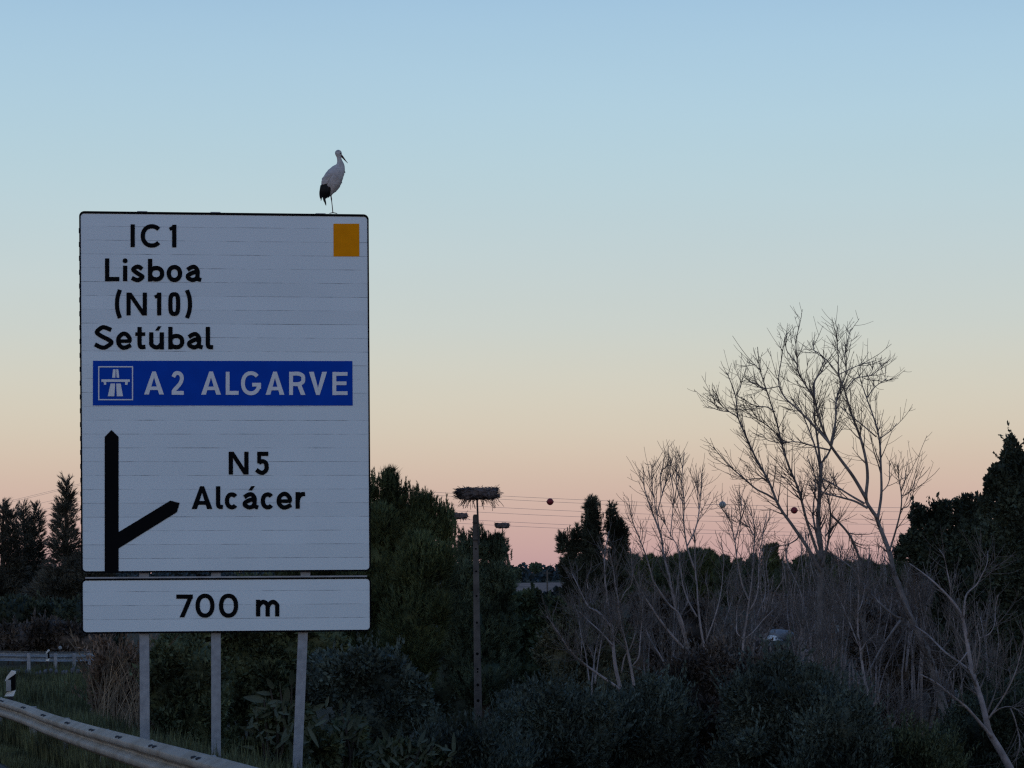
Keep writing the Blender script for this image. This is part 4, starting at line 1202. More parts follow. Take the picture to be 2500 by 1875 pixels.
# tall bare tree, right: leaning trunk forking into long limbs
DB = 66.0
TB = [limb(R4((1665, 1720), (1580, 1450), (1500, 1150), (1430, 900), (1350, 650), (1200, 330), (1110, 100))+R3((1080, 1390), (1040, 1290), (1000, 1090), (900, 820))+R1((1225, 1370)), DB, 13, 4.6, 0.4),
      limb(R1((1225, 1370), (1250, 1200), (1245, 1000), (1235, 850), (1205, 720), (1160, 580), (1120, 460), (1092, 370)), DB+.4, 3.6, .9, 1.2),
      limb(R1((1225, 1370), (1180, 1310), (1145, 1240), (1155, 1100), (1145, 980), (1110, 830), (1070, 720), (1030, 600), (1000, 500), (960, 400), (955, 280), (945, 150), (957, 58)), DB+.4, 4.6, .8, -1.0),
      limb(R1((1148, 1240), (1060, 1090), (980, 980), (910, 880), (860, 780), (820, 660), (790, 560), (740, 480), (690, 390), (680, 300), (675, 170), (702, 58)), DB+.3, 4.4, .8, -1.8),
      limb(R1((905, 870), (800, 750), (690, 640), (600, 560), (560, 480), (560, 400), (577, 300), (590, 200)), DB-.7, 3.0, .8, -.6),
      limb(R1((1135, 1270), (1000, 1190), (890, 1120), (780, 1075)), DB+.3, 2.8, .9, 1.0),
      limb(R1((1155, 1300), (1070, 1255), (960, 1225), (850, 1190), (770, 1130)), DB+.3, 3.0, .9, 1.6),
      limb(R1((1215, 820), (1120, 740), (1000, 640), (900, 560)), DB+1, 1.7, .8, .9),
      limb(R1((1240, 830), (1310, 780), (1357, 728)), DB+1, 1.4, .8, .3),
      limb(R1((1010, 510), (1040, 460), (1090, 420), (1190, 400), (1255, 330)), DB-.6, 1.5, .8, .5),
      limb(R1((1150, 560), (1200, 490), (1275, 432)), DB+1.2, 1.4, .8, .5),
      limb(R1((905, 870), (940, 700), (950, 550), (1010, 400), (1000, 260), (1040, 95)), DB-.3, 2.2, .8, .9),
      limb(R1((960, 400), (1090, 340), (1210, 305)), DB-.6, 1.3, .8, .6),
      limb(R1((800, 560), (800, 450), (850, 370), (865, 300), (800, 240), (795, 165)), DB-1.2, 1.8, .8, .5),
      limb(R1((905, 910), (800, 885), (700, 858), (590, 852)), DB, 2.2, .9, -1),
      limb(R1((680, 330), (610, 230), (608, 120)), DB-1.7, 1.3, .8, -.3), limb(R1((960, 400), (870, 290), (780, 230)), DB-.7, 1.4, .8, -.5),
      limb(R3((1000, 1090), (1060, 900), (1100, 720), (1105, 560), (1075, 310)), DB, 2.6, .9, -.8), limb(R3((1105, 590), (1170, 570), (1225, 480), (1242, 415)), DB-.5, 1.3, .8),
      limb(R3((1105, 540), (1140, 460), (1157, 285)), DB-.5, 1.4, .8, .4), limb(R3((930, 560), (990, 480), (1010, 300)), DB+.5, 1.3, .8), limb(R3((1105, 710), (1180, 670), (1225, 500)), DB-.4, 1.2, .8, -.4),
      limb(R4((1130, 150), (1215, 330), (1225, 380), (1195, 480)), DB, 2.5, 1.2, -.5), limb(R4((1100, 330), (1000, 470), (890, 650), (790, 820)), DB-.3, 3.2, 2.2, -.8),
      limb(R4((1110, 310), (1050, 290), (900, 160), (780, 20))+R3((650, 1230), (480, 1120)), DB, 3.2, 1.2, 1.5)]
bare_tree('tall bare tree with thick trunk leaning left and forked limbs against the sky', TB, DB, 2340, 290, 720, 420, (.5, 1.5), .62, trunk_mat=M_bark3, ang=(18, 44), L2=(.3, .8))
# bare tree with upright central trunk to its left
DA = 72.0
TA = [limb(R1((835, 1950), (842, 1750), (840, 1560), (825, 1400), (830, 1250), (835, 1100), (842, 1000)), DA, 7.5, 4.0, 0),
      limb(R1((842, 1000), (900, 915), (930, 800), (945, 680), (950, 560), (985, 440)), DA, 2.6, .8, 1),
      limb(R1((838, 1010), (820, 850), (800, 700), (790, 560), (790, 460), (830, 390), (862, 310)), DA, 3.2, .8, -.8),
      limb(R1((832, 1010), (790, 850), (740, 720), (700, 640), (640, 560)), DA, 2.4, .8, .9),
      limb(R1((838, 1660), (800, 1550), (740, 1370), (690, 1180), (620, 1010), (580, 870), (545, 720), (520, 640), (480, 520), (430, 370), (410, 215)), DA-.3, 3.8, .8, -1.4),
      limb(R1((840, 1730), (770, 1600), (650, 1420), (560, 1290), (490, 1120), (400, 960), (340, 830), (280, 690), (262, 540), (208, 385)), DA-.2, 4.6, .8, 1.2),
      limb(R1((540, 1250), (480, 1210), (400, 1170), (310, 1090), (220, 1010), (112, 890)), DA+.3, 2.6, .8, .5),
      limb(R1((590, 870), (540, 800), (460, 730), (380, 680), (290, 610)), DA-.8, 1.7, .8, -.6),
      limb(R1((530, 650), (480, 620), (400, 610), (305, 555)), DA-1.2, 1.5, .8, -.5),
      limb(R1((285, 690), (210, 640), (150, 590), (122, 530)), DA+.9, 1.4, .8, .2), limb(R1((220, 650), (150, 640), (90, 612)), DA+.9, 1.2, .8, .2),
      limb(R1((270, 540), (300, 480), (308, 430)), DA+1, 1.1, .8), limb(R1((440, 380), (400, 340), (345, 312)), DA-1.3, 1.1, .8),
      limb(R1((830, 1250), (870, 1180), (905, 1330), (900, 1530))[:2]+R1((960, 1060)), DA, 2.0, .8, -.5),
      limb(R1((850, 1700), (895, 1500), (905, 1330), (870, 1180), (850, 1120)), DA-.4, 3.4, 1.2, -.6),
      limb(R1((905, 1340), (1000, 1440), (1060, 1530), (1100, 1640), (1110, 1750)), DA-.5, 2.4, 3.4, .4), limb(R1((870, 1490), (930, 1420), (960, 1390)), DA-.4, 2.2, 1.0),
      limb(R1((700, 1190), (640, 1130), (580, 1080)), DA-.6, 1.4, .8, -.3), limb(R1((480, 1110), (430, 1100), (360, 1105)), DA+.4, 1.3, .8), limb(R1((470, 510), (420, 480), (355, 445)), DA-1.2, 1.2, .8),
      limb(R1((560, 480), (460, 490), (355, 440)), DA-1, 1.2, .8), limb(R1((828, 1560), (795, 1400), (790, 1300), (800, 1100), (750, 950)), DA+.5, 2.6, .8, 1.0),
      limb(R1((550, 860), (480, 840), (440, 800)), DA, 1.2, .8), limb(R1((690, 1480), (680, 1510), (620, 1545), (550, 1555)), DA, 2.0, .8, -.5)]
bare_tree('bare tree with an upright trunk and fanned limbs just left of the leaning one', TA, DA, 2005, 280, 640, 360, (.5, 1.5), .60, ang=(18, 44), L2=(.3, .8))

# bare saplings and multi-stemmed clumps
DC = 62.0
TC = [limb(R5((1470, 820), (1430, 700), (1400, 600), (1370, 470), (1300, 250), (1240, 0))+R2((1230, 1200), (1180, 1000), (1160, 850), (1100, 680), (1050, 550), (1000, 380), (995, 225)), DC, 5.0, .8, 1),
      limb(R5((1390, 560), (1350, 350), (1300, 250), (1220, 180), (1100, 0))+R2((1080, 1230), (1030, 1050), (970, 880), (920, 760), (870, 570)), DC, 3.0, .8, -1),
      limb(R5((1420, 650), (1350, 570), (1250, 460), (1150, 330), (1050, 180), (940, 0))+R2((900, 1150), (880, 950)), DC-.2, 3.6, .9, -1.2),
      limb(R5((1560, 620), (1520, 430), (1490, 200), (1480, 0))+R2((1470, 1200), (1460, 900), (1440, 830)), DC+.3, 3.2, .9, .4),
      limb(R5((1480, 300), (1400, 150), (1350, 0))+R2((1330, 1100), (1310, 950), (1250, 840), (1180, 700)), DC, 2.2, .8, .8),
      limb(R2((1460, 1150), (1390, 930), (1360, 700), (1365, 550), (1345, 350), (1370, 88)), DC+.4, 2.2, .8, -.5),
      limb(R2((1395, 930), (1470, 770), (1500, 600), (1520, 400), (1526, 245)), DC+.4, 1.8, .8, .8),
      limb(R2((1120, 650), (1170, 450), (1210, 330), (1215, 220)), DC+.5, 1.5, .8), limb(R2((1360, 560), (1300, 400), (1295, 135)), DC, 1.4, .8),
      limb(R2((1150, 820), (1080, 420), (1078, 200)), DC, 1.4, .8, -.4), limb(R5((1560, 520), (1640, 300), (1700, 60))+R2((1720, 1050), (1690, 900)), DC+.2, 1.8, .8, .5),
      limb(R2((1170, 480), (1150, 320), (1178, 200)), DC+.6, 1.1, .8), limb(R2((1500, 620), (1480, 420), (1462, 310)), DC+.8, 1.1, .8), limb(R2((1240, 850), (1270, 500), (1248, 280)), DC, 1.2, .8)]
bare_tree('bare many-stemmed sapling clump with tall shoots left of the white ball', TC, DC, 1690, 190, 420, 150, (.4, 1.2), .62, ang=(14, 38), upc=.7, bark=M_bark2)
DD = 52.0
TD = [limb(R5((800, 1010), (790, 950), (740, 700), (715, 400), (680, 200), (655, 0))+R2((650, 1200), (650, 1000), (690, 800)), DD, 5.2, .9, .5),
      limb(R5((920, 960), (880, 720), (840, 540), (790, 340), (770, 150), (745, 0))+R2((730, 1150), (700, 1000)), DD-.3, 3.8, .9, -.6),
      limb(R5((800, 990), (770, 940), (600, 820), (450, 710), (330, 590), (230, 440), (130, 290)), DD-.2, 3.8, 1.2, -.8),
      limb(R5((720, 400), (600, 260), (500, 200), (400, 0))+R2((350, 1170),), DD+.2, 3.2, 1.0, .8),
      limb(R5((730, 560), (600, 420), (500, 330), (420, 250)), DD, 1.8, .8, .5), limb(R5((900, 740), (955, 660), (970, 500), (985, 330), (990, 120)), DD-.4, 1.8, .8, .3),
      limb(R5((800, 800), (830, 660), (880, 580), (930, 430), (950, 330)), DD, 1.9, .8, -.4), limb(R5((780, 180), (830, 80), (890, 0))+R2((900, 1080),), DD-.3, 1.4, .8), limb(R5((435, 700), (440, 600), (445, 490)), DD-.5, 1.2, .8),
      limb(R5((1250, 830), (1150, 650), (1080, 540), (1020, 410)), DD+.6, 3.0, 1.4, .5), limb(R2((500, 1320), (490, 1220), (530, 1140)), DD+.6, 1.3, .8)]
bare_tree('bare clump with a forked pair of pale stems in front of the dark conifer', TD, DD, 1515, 150, 420, 200, (.4, 1.1), .60, ang=(15, 45), upc=.6, bark=M_bark2)
DE = 58.0
TE = [limb(R5((1870, 860), (1885, 750), (1900, 500), (1930, 300), (1950, 130), (1970, 0))+R2((1990, 1050), (2000, 850), (1990, 700), (1940, 600), (1890, 500)), DE, 3.4, .8, .5),
      limb(R5((1945, 150), (1920, 90), (1885, 0))+R2((1840, 1050), (1820, 880), (1780, 700), (1700, 590)), DE, 2.2, .8, -.6), limb(R5((1960, 240), (2010, 130), (2035, 0))+R2((2040, 1100), (2075, 800), (2110, 650)), DE, 2.0, .8, .7),
      limb(R5((1900, 500), (1840, 440), (1840, 330), (1850, 180), (1900, 60)), DE, 1.8, .8, .3), limb(R5((1920, 490), (2000, 420), (2100, 300), (2200, 200)), DE, 1.6, .8, .5), limb(R2((1820, 880), (1870, 700), (1880, 480)), DE-.3, 1.1, .8), limb(R2((2000, 850), (1950, 760), (1900, 740)), DE, 1.0, .8)]
bare_tree('slender pale sapling with a V fork standing below the white ball', TE, DE, 1812, 100, 300, 150, (.35, 1.0), .60, ang=(14, 40), upc=.7, bark=M_bark2)
DF = 44.0
TF = [limb(R4((2120, 1740), (2080, 1650), (1990, 1490), (1900, 1340), (1870, 1220), (1830, 1050), (1760, 820), (1710, 560), (1660, 320), (1580, 180), (1430, 20))+R3((1300, 1290), (1180, 1200)), DF, 9.5, 1.2, 1.0),
      limb(R4((1920, 1380), (1850, 1290), (1700, 1120), (1560, 1010), (1420, 890), (1290, 820)), DF, 4.5, 1.6, -.8), limb(R4((1670, 300), (1690, 110), (1790, 10))+R3((1830, 1310), (1870, 1200), (1888, 1090)), DF+.5, 3.0, .8, .4),
      limb(R4((1890, 1220), (2000, 1060), (2100, 870), (2180, 680), (2215, 480)), DF, 2.6, .9, -.5), limb(R4((1760, 800), (1620, 700), (1480, 600), (1350, 460), (1230, 380)), DF+.4, 3.0, 1.6, 1.4),
      limb(R3((1550, 1430), (1520, 1250), (1480, 1130), (1450, 1070)), DF+.8, 1.8, .8), limb(R4((1700, 620), (1620, 720), (1540, 820), (1510, 910)), DF, 1.8, 1.0, -.4), limb(R4((1780, 790), (1810, 600), (1800, 420), (1740, 250)), DF, 1.5, .8, -.3),
      limb(R4((1810, 490), (1900, 450), (1950, 330), (1970, 100)), DF+.4, 1.3, .8, .4), limb(R4((2090, 870), (2080, 780), (2110, 720)), DF, 1.0, .8), limb(R4((2090, 1120), (2140, 1250), (2170, 1400), (2140, 1600)), DF+.3, 1.6, 1.2), limb(R4((1900, 1200), (2000, 1120), (2100, 1110), (2230, 1180)), DF, 1.5, .9)]
bare_tree('pale leaning bare tree in the bottom right corner', TF, DF, 2470, 120, 300, 120, (.4, 1.2), .60, ang=(20, 60), upc=.5, bark=M_bark2)
DG = 50.0
TG = [limb(R4((880, 1720), (865, 1450), (860, 1250), (810, 1000), (770, 830), (740, 560), (720, 400), (725, 0))+R3((715, 1300), (700, 1180), (600, 1150)), DG, 5.2, 1.0, .4),
      limb(R4((845, 1330), (835, 1250), (830, 1190)), DG, 2, 1.5), limb(R4((735, 610), (800, 520), (850, 470)), DG, 1.2, .8), limb(R4((770, 830), (720, 900), (680, 850)), DG, 1.2, .8), limb(R4((720, 250), (760, 150), (775, 0)), DG, 1.4, .8, .5), limb(R4((725, 560), (680, 450), (560, 150), (440, 0)), DG+.2, 1.8, .8, .8)]
bare_tree('slim upright bare sapling at the right edge of the rounded shrubs', TG, DG, 2132, 90, 240, 120, (.35, 1.0), .60, ang=(15, 45), upc=.6, bark=M_bark2)
TH = [limb(R4((930, 1700), (960, 1530), (1010, 1370), (1030, 1290), (985, 1180), (975, 1100), (1000, 900)), 46, 2.2, .8), limb(R4((1025, 1300), (1100, 1180), (1150, 1130)), 46, 1.6, .8, .4), limb(R4((1050, 1360), (1180, 1200), (1240, 1130), (1280, 1060)), 46, 1.6, .8, -.3), limb(R4((1030, 1290), (1070, 1180), (1090, 1110)), 46, 1.2, .8)]
bare_tree('low bare sapling with spread forks between the slim one and the thick trunk', TH, 46, 2160, 80, 180, 60, (.3, .8), .6, ang=(15, 45), upc=.6, bark=M_bark2)

# ------------------------------------------------------------------ shrubs and background trees
def shrub(label, lobes, D, m, L=.10, W=.05, per=.10, name='shrub', group=None, up=.25, core=.78, nsub=6, stems=6, sprigs=0, cat='shrub', long=0.0, extra=()):
    b = at(lobes[0][0], 1600, D)
    t = thing(name, label, cat, (b[0], b[1], gz(b[0], b[1])), group)
    sub = split_lobes(lobes, nsub, .42)
    P, N = shell(sub, D, per*2.0, inner=.72)
    P2, N2 = shell(lobes, D, per, inner=.75)
    P = np.concatenate([P, P2]); N = np.concatenate([N, N2])
    parts = [leaves(P, L, W, up=up, dirs=N, spread=.8)]
    parts.append(cores(lobes, D, core)); parts += list(extra)
    if sprigs:                                                   # shoots standing out of the outline, leaves along them
        k = rng.integers(0, len(P), sprigs)
        T0 = P[k]; d = unit(N[k]*.6+np.array([0, 0, .8])+.3*rnd_dirs(sprigs))
        n = 14; s_ = np.linspace(0, 1, n)
        hh = rng.uniform(.15, .45, sprigs)*(long or 1)
        C = T0[:, None]+d[:, None]*(hh[:, None]*s_)[..., None]
        C = C.reshape(-1, 3)+rng.normal(0, L*.15, (sprigs*n, 3))
        parts.append(leaves(C, L*.9, W*.9, up=.4, dirs=np.repeat(d, n, 0), spread=.8))
    make_mixed('foliage', parts, m, t)
    m_ = MB(); g = BASE[t]
    for _ in range(stems):
        lb = lobes[rng.integers(0, len(lobes))]
        e = at(lb[0]+rng.normal(0, lb[2]*.3), lb[1]-lb[3]*.3, D)
        a = np.array([g[0]+rng.normal(0, .25), g[1]+rng.normal(0, .2), g[2]-.15])
        V, Fs = tube(catmull([a, (a*.5+e*.5)+rng.normal(0, .1, 3), e], 7), np.linspace(.035, .008, 7), 5); m_.add(V, Fs)
    m_.build('stems', [M_darkbark], t)
    return t
# evergreen trees on the right
shrub('bushy dark evergreen tree with ragged top behind the leaning bare trunk', [(2248, 1268, 26, 36), (2292, 1272, 36, 50), (2350, 1250, 26, 46), (2380, 1262, 38, 62), (2215, 1340, 30, 30), (2262, 1345, 50, 55), (2330, 1360, 70, 80), (2400, 1380, 70, 90), (2390, 1500, 90, 120, -.5), (2340, 1480, 60, 100), (2420, 1640, 90, 110, -1)],
      74, M_ever, .13, .065, .28, name='evergreen_tree', cat='tree', core=.56, nsub=10, sprigs=420, long=1.3, stems=5)
shrub('taller dark evergreen tree cut by the right edge of the photo', [(2470, 1120, 26, 50), (2435, 1175, 34, 44), (2490, 1180, 50, 80), (2460, 1260, 60, 80), (2520, 1300, 80, 120), (2460, 1380, 70, 110), (2500, 1500, 80, 130), (2480, 1650, 90, 130), (2520, 1780, 90, 120), (2600, 1360, 100, 150), (2650, 1560, 110, 170), (2620, 1750, 100, 120)],
      62, M_ever, .11, .055, .28, name='evergreen_tree', cat='tree', core=.6, nsub=9, sprigs=420, long=1.2, stems=5)
# background pines along the skyline right of the middle
BG = [(1500, 1372, 18, 1), (1545, 1352, 22, 0), (1585, 1362, 20, 0), (1620, 1360, 22, 1), (1655, 1352, 20, 0), (1692, 1343, 22, 1), (1730, 1343, 26, 0), (1768, 1366, 16, 0), (1800, 1366, 18, 1), (1838, 1362, 20, 0), (1882, 1337, 22, 2), (1925, 1374, 25, 0), (1966, 1366, 28, 1), (2010, 1352, 30, 0), (2070, 1370, 30, 1), (2112, 1374, 25, 0), (2150, 1378, 26, 1), (2196, 1366, 26, 0)]
for i, (px, top, hw, kind) in enumerate(BG):
    D = 225+ (i*37 % 50); top += int(7*math.sin(i*2.4))
    lab = ['dark rounded pine on the skyline behind the bare saplings', 'dark spiky pine on the skyline behind the bare saplings', 'small umbrella-shaped pine standing up from the skyline behind the bare trees'][kind]
    t = tree_root('background_pine', lab, 'tree', px, D, 'pines along the skyline')
    lob = [(px, top+26, hw*.8, 24), (px-hw*.4, top+48, hw*.9, 34), (px+hw*.4, top+58, hw*.9, 40), (px, top+90, hw*1.2, 36)] if kind < 2 else [(px-10, top+13, 9, 8), (px+7, top+9, 10, 8), (px+1, top+22, 15, 10), (px-3, top+40, 19, 20), (px+4, top+70, hw*1.2, 34), (px, top+95, hw*1.3, 30)]
    P, N = shell(lob+split_lobes(lob, 5, .45), D, .42, inner=.75)
    parts = [needles(P, unit(N*.5+np.array([0, 0, .9])+.3*rnd_dirs(len(P))), 12, .42 if kind < 2 else .3, .075, .7, axis=.25), cores(lob, D, .7)]
    make_mixed('crown', parts, M_pine2 if i % 2 else M_pine, t)
    simple_trunk(t, px, D, top+40, .16, 2)
# low far wood on the rise: one mass
P = []
n = 5200
Xw = rng.uniform(-190, 200, n); Yw = 540+rng.uniform(0, 1, n)**1.3*190
Zw = ground_z(Xw, Yw)
crown = 1.2+1.2*np.abs(np.sin(Xw*.21+Yw*.05))*np.abs(np.sin(Xw*.047+1))+.5*rng.random(n)
P = np.stack([Xw, Yw, Zw+crown*rng.uniform(.1, 1, n)], -1)
P = np.repeat(P, 5, 0)+rng.normal(0, .5, (n*5, 3))
parts = [leaves(P, 1.1, .8, up=.3)]
tag(make_mixed('woodland', parts, M_far, base=(0, 600, 0)), None, None, kind='stuff')
for px, top, hw, D, lab in ((1308, 1374, 15, 560, 'little clump of pine tops rising from the far wood beside the thin pole'), (1262, 1388, 12, 540, 'small dark treetop on the far wood next to the pine right of the pole')):
    t = tree_root('far_tree', lab, 'tree', px, D)
    lob = [(px-hw*.5, top+7, hw*.45, 8), (px+hw*.2, top+6, hw*.4, 8), (px+hw*.7, top+8, hw*.35, 7), (px, top+16, hw, 9)]
    P, N = shell(lob, D, 2.2, inner=.6); 
    make_mixed('crown', [leaves(P, .5, .35, up=.5), cores(lob, D, .8)], M_pine2, t)
    m_ = MB(); c = BASE[t]; V, Fs = tube([c-np.array([0, 0, .3]), at(px, top+12, D)], [.15, .08], 6); m_.add(V, Fs); m_.build('trunk', [M_darkbark], t)
for px, y, hw, D in ((1252, 1446, 16, 300), (1283, 1452, 15, 290), (1312, 1446, 13, 310), (1346, 1449, 18, 285), (1368, 1440, 16, 300), (1238, 1436, 12, 320)):
    shrub('small dark bush along the lower edge of the pale far field', [(px, y+8, hw, 12), (px-hw*.5, y+16, hw*.8, 12), (px+hw*.5, y+14, hw*.8, 13), (px, y+30, hw*1.3, 18)], D, M_far, .4, .25, .6, group='bushes along the pale far field', stems=2, core=.8)
# brown winter scrub over the slope behind the bare trees: one mass of thin stems
n = 16000
Dq = 95+rng.random(n)**.8*190
pxq = 1620+700*rng.random(n)**.75
keep = ~(((pxq > 1850) & (pxq < 1955) & (Dq < 186)) | ((pxq > 2022) & (pxq < 2112) & (Dq < 180)) | ((pxq < 1850) & (Dq > 165)))
pxq, Dq = pxq[keep], Dq[keep]; n = len(Dq)
Xq = (pxq-1250)*Dq/F; Zq = ground_z(Xq, Dq)
hq = rng.uniform(.8, 2.6, n)*np.where(np.abs(Xq) > -1, 1, 1)
ts = np.linspace(0, 1, 4)
lean = rng.normal(0, .28, (n, 2))
Pq = np.stack([Xq, Dq, Zq], -1)[:, None, :]+np.stack([lean[:, 0, None]*hq[:, None]*ts, lean[:, 1, None]*hq[:, None]*ts, hq[:, None]*ts], -1)+rng.normal(0, .05, (n, 4, 3))*ts[None, :, None]
Rq = np.broadcast_to((.016*Dq/130)[:, None], (n, 4))*np.linspace(1, .5, 4)
V1, Q1 = tubes(Pq, Rq, 3)
n2 = 46000
k = rng.integers(0, n, n2)
C = Pq[k, rng.integers(1, 4, n2)]+rng.normal(0, .22, (n2, 3))
V2, Q2 = leaves(C, .26, .12, up=.3)
M_scrub = leafmat('winter scrub', (0.150, 0.115, 0.105), (0.070, 0.055, 0.054))
tag(make_mixed('undergrowth', [(V1, Q1), (V2, Q2)], M_scrub, base=(20, 180, -2)), None, None, kind='stuff')

# thin bare saplings scattered through the thicket
SAP = [(1575, 1660, 1400, 80), (1640, 1640, 1370, 92), (1735, 1640, 1330, 76), (1790, 1650, 1400, 84), (1832, 1640, 1340, 90), (1950, 1640, 1330, 80), (1985, 1690, 1420, 74), (2050, 1680, 1290, 82), (2090, 1650, 1330, 88),
       (2140, 1690, 1400, 74), (2185, 1660, 1330, 84), (2240, 1680, 1310, 78), (2290, 1700, 1330, 74), (2330, 1710, 1440, 72), (2385, 1720, 1420, 70), (1450, 1640, 1430, 70), (1400, 1600, 1380, 84), (2030, 1720, 1500, 60), (2430, 1760, 1480, 54),
       (1868, 1560, 1310, 190), (1965, 1600, 1280, 94), (1925, 1480, 1320, 190), (1990, 1600, 1300, 90), (2025, 1590, 1270, 92), (2065, 1600, 1310, 90), (2110, 1590, 1290, 86), (2160, 1600, 1300, 90), (2205, 1610, 1280, 82), (2255, 1560, 1250, 76)]
for i, (px, yb, yt, D) in enumerate(SAP):
    L_ = []
    for k in range(rng.integers(3, 6)):
        sp = rng.normal(0, .22); h = (yb-yt)*rng.uniform(.6, 1.0)
        x0 = px+rng.normal(0, 7)
        L_.append(limb([(x0, yb+30), (x0+sp*h*.2, yb-h*.25), (x0+sp*h*.5+rng.normal(0, 5), yb-h*.55), (x0+sp*h*.75+rng.normal(0, 6), yb-h*.8), (x0+sp*h*.85, yb-h)], D+rng.uniform(-.5, .5), rng.uniform(1.6, 2.6), .7, rng.normal(0, 1.0)))
    bare_tree('thin bare sapling in the grey brown thicket behind the larger bare trees' if px > 1560 else 'thin bare sapling in the thicket around the forked bare clump', L_, D, px, 90, 220, 0, (.4, 1.2), .5, ang=(12, 38), upc=.7, name='bare_sapling', group='thin saplings in the thicket', bark=M_bark2)

# grey sheet-covered heap and pale things on the slope
c = at(1899, 1548, 178); 
t = thing('covered_heap', 'rounded heap under a grey sheet with a ragged white lower edge, among bare trees', 'heap', (c[0], c[1], gz(c[0], c[1])))
V, q = blob(at(1904, 1552, 178), 1.0, .32, (1.15, 1.2, .48)); make('sheet', V, q, M_tarp, t, smooth=True)
V, q = blob(at(1884, 1563, 176.9), 1.0, .5, (.85, .6, .34)); make('white_edge', V, q, M_rag, t)
c = at(2047, 1537, 176); V, Fs = box(c, .45, .4, .5, .3); m_ = MB(); m_.add(V, Fs); V, Fs = box(c+np.array([.1, .1, .29]), .36, .3, .08, .3); m_.add(V, Fs)
tag(m_.build('pale_crate', [M_pale]), 'pale small crate behind the bare branches right of the grey heap', 'crate')
c = at(2092, 1518, 170); th = np.linspace(0, 6.283, 14)
V, Fs = tube([c-np.array([0, 0, .45]), c-np.array([0, 0, .40]), c+np.array([0, 0, .40]), c+np.array([0, 0, .45])], [.26, .30, .30, .26], 14); m_ = MB(); m_.add(V, Fs)
M_drum = mat('pale blue plastic', (.33, .42, .46), (.22, .30, .34), 3.0, .5)
tag(m_.build('drum', [M_drum], smooth=False), 'pale blue plastic drum behind the slim bare sapling', 'drum')

# middle distance bushes
shrub('low brownish bush just below the sheet-covered heap', [(1880, 1612, 46, 34), (1935, 1606, 46, 36), (1975, 1600, 34, 36), (1905, 1640, 70, 40), (1850, 1606, 30, 34)], 150, M_shrubC, .3, .12, .3, sprigs=90, long=2, core=.75)
shrub('dark green bush below the far field, right of the concrete pole', [(1268, 1490, 45, 45), (1338, 1500, 45, 48), (1300, 1500, 40, 44), (1290, 1520, 60, 60), (1240, 1560, 60, 70), (1330, 1570, 60, 70), (1280, 1640, 90, 80)], 96, M_shrubB, .22, .11, .20, sprigs=80)
shrub('olive brown bush behind the forked bare clump', [(1430, 1550, 80, 75), (1490, 1580, 70, 80), (1390, 1610, 70, 75), (1460, 1660, 100, 70)], 78, M_olive, .15, .05, .20, sprigs=160, core=.7)
shrub('greyish brown thicket between the two bare sapling clumps', [(1600, 1520, 70, 80), (1680, 1540, 80, 70), (1560, 1600, 80, 80), (1740, 1580, 70, 70), (1650, 1620, 100, 60)], 98, M_shrubC, .22, .06, .16, sprigs=220, core=.66)
shrub('dim brownish thicket behind the thick leaning trunk', [(2180, 1620, 90, 110), (2260, 1560, 60, 110), (2120, 1560, 60, 80), (2230, 1750, 90, 110), (2150, 1760, 70, 90)], 84, M_shrubC, .2, .05, .14, sprigs=260, core=.6)
shrub('deep green bush at the foot of the concrete pole', [(1262, 1745, 55, 60), (1175, 1838, 60, 60), (1260, 1810, 80, 75), (1290, 1740, 50, 60), (1320, 1800, 60, 70)], 52, M_shrubA, .11, .04, .20, sprigs=140)
shrub('dark bush filling the gap between the big pine and the concrete pole', [(1090, 1660, 70, 110), (1130, 1730, 70, 90), (1200, 1640, 60, 120), (1040, 1740, 70, 80), (1110, 1820, 90, 70)], 93, M_ever, .15, .06, .18, sprigs=60)
shrub('blue green bush under the pine right of the sign posts', [(930, 1650, 90, 70), (860, 1680, 70, 80), (985, 1700, 75, 65), (1045, 1755, 45, 45), (920, 1750, 110, 70), (800, 1650, 60, 70)], 50, M_shrubA, .10, .05, .20, sprigs=120)
shrub('dark green thicket behind the middle and right sign posts', [(620, 1600, 80, 80), (700, 1590, 80, 70), (560, 1680, 70, 90), (660, 1700, 90, 90), (760, 1640, 70, 90), (600, 1570, 70, 50), (780, 1570, 70, 60), (560, 1500, 80, 80), (660, 1480, 90, 80), (470, 1510, 70, 70)], 56, M_shrubB, .13, .06, .18, sprigs=120)
shrub('olive green bush between the left and middle sign posts', [(430, 1600, 60, 60), (480, 1640, 60, 80), (410, 1690, 60, 90), (480, 1760, 70, 90), (440, 1810, 70, 70), (520, 1700, 50, 80), (510, 1820, 60, 60)], 44, M_shrubB, .09, .035, .20, sprigs=160)
shrub('dry reddish brown bush beside the left sign post', [(300, 1650, 60, 70), (260, 1690, 45, 70), (340, 1680, 55, 80), (310, 1750, 65, 60), (370, 1740, 45, 60), (270, 1620, 35, 50)], 47, M_dry, .10, .028, .22, sprigs=320, long=1.6, core=.62)
shrub('dim brown rounded bush above the distant guardrail', [(120, 1545, 70, 40), (170, 1560, 60, 40), (60, 1560, 60, 34), (215, 1570, 50, 44), (10, 1560, 50, 36)], 86, M_shrubC, .15, .06, .24, sprigs=120)
shrub('dark bushes under the conifers at the left edge', [(40, 1500, 70, 50), (130, 1500, 70, 40), (210, 1510, 60, 60), (250, 1570, 60, 60), (-20, 1520, 60, 50)], 95, M_ever, .2, .09, .22, sprigs=40)
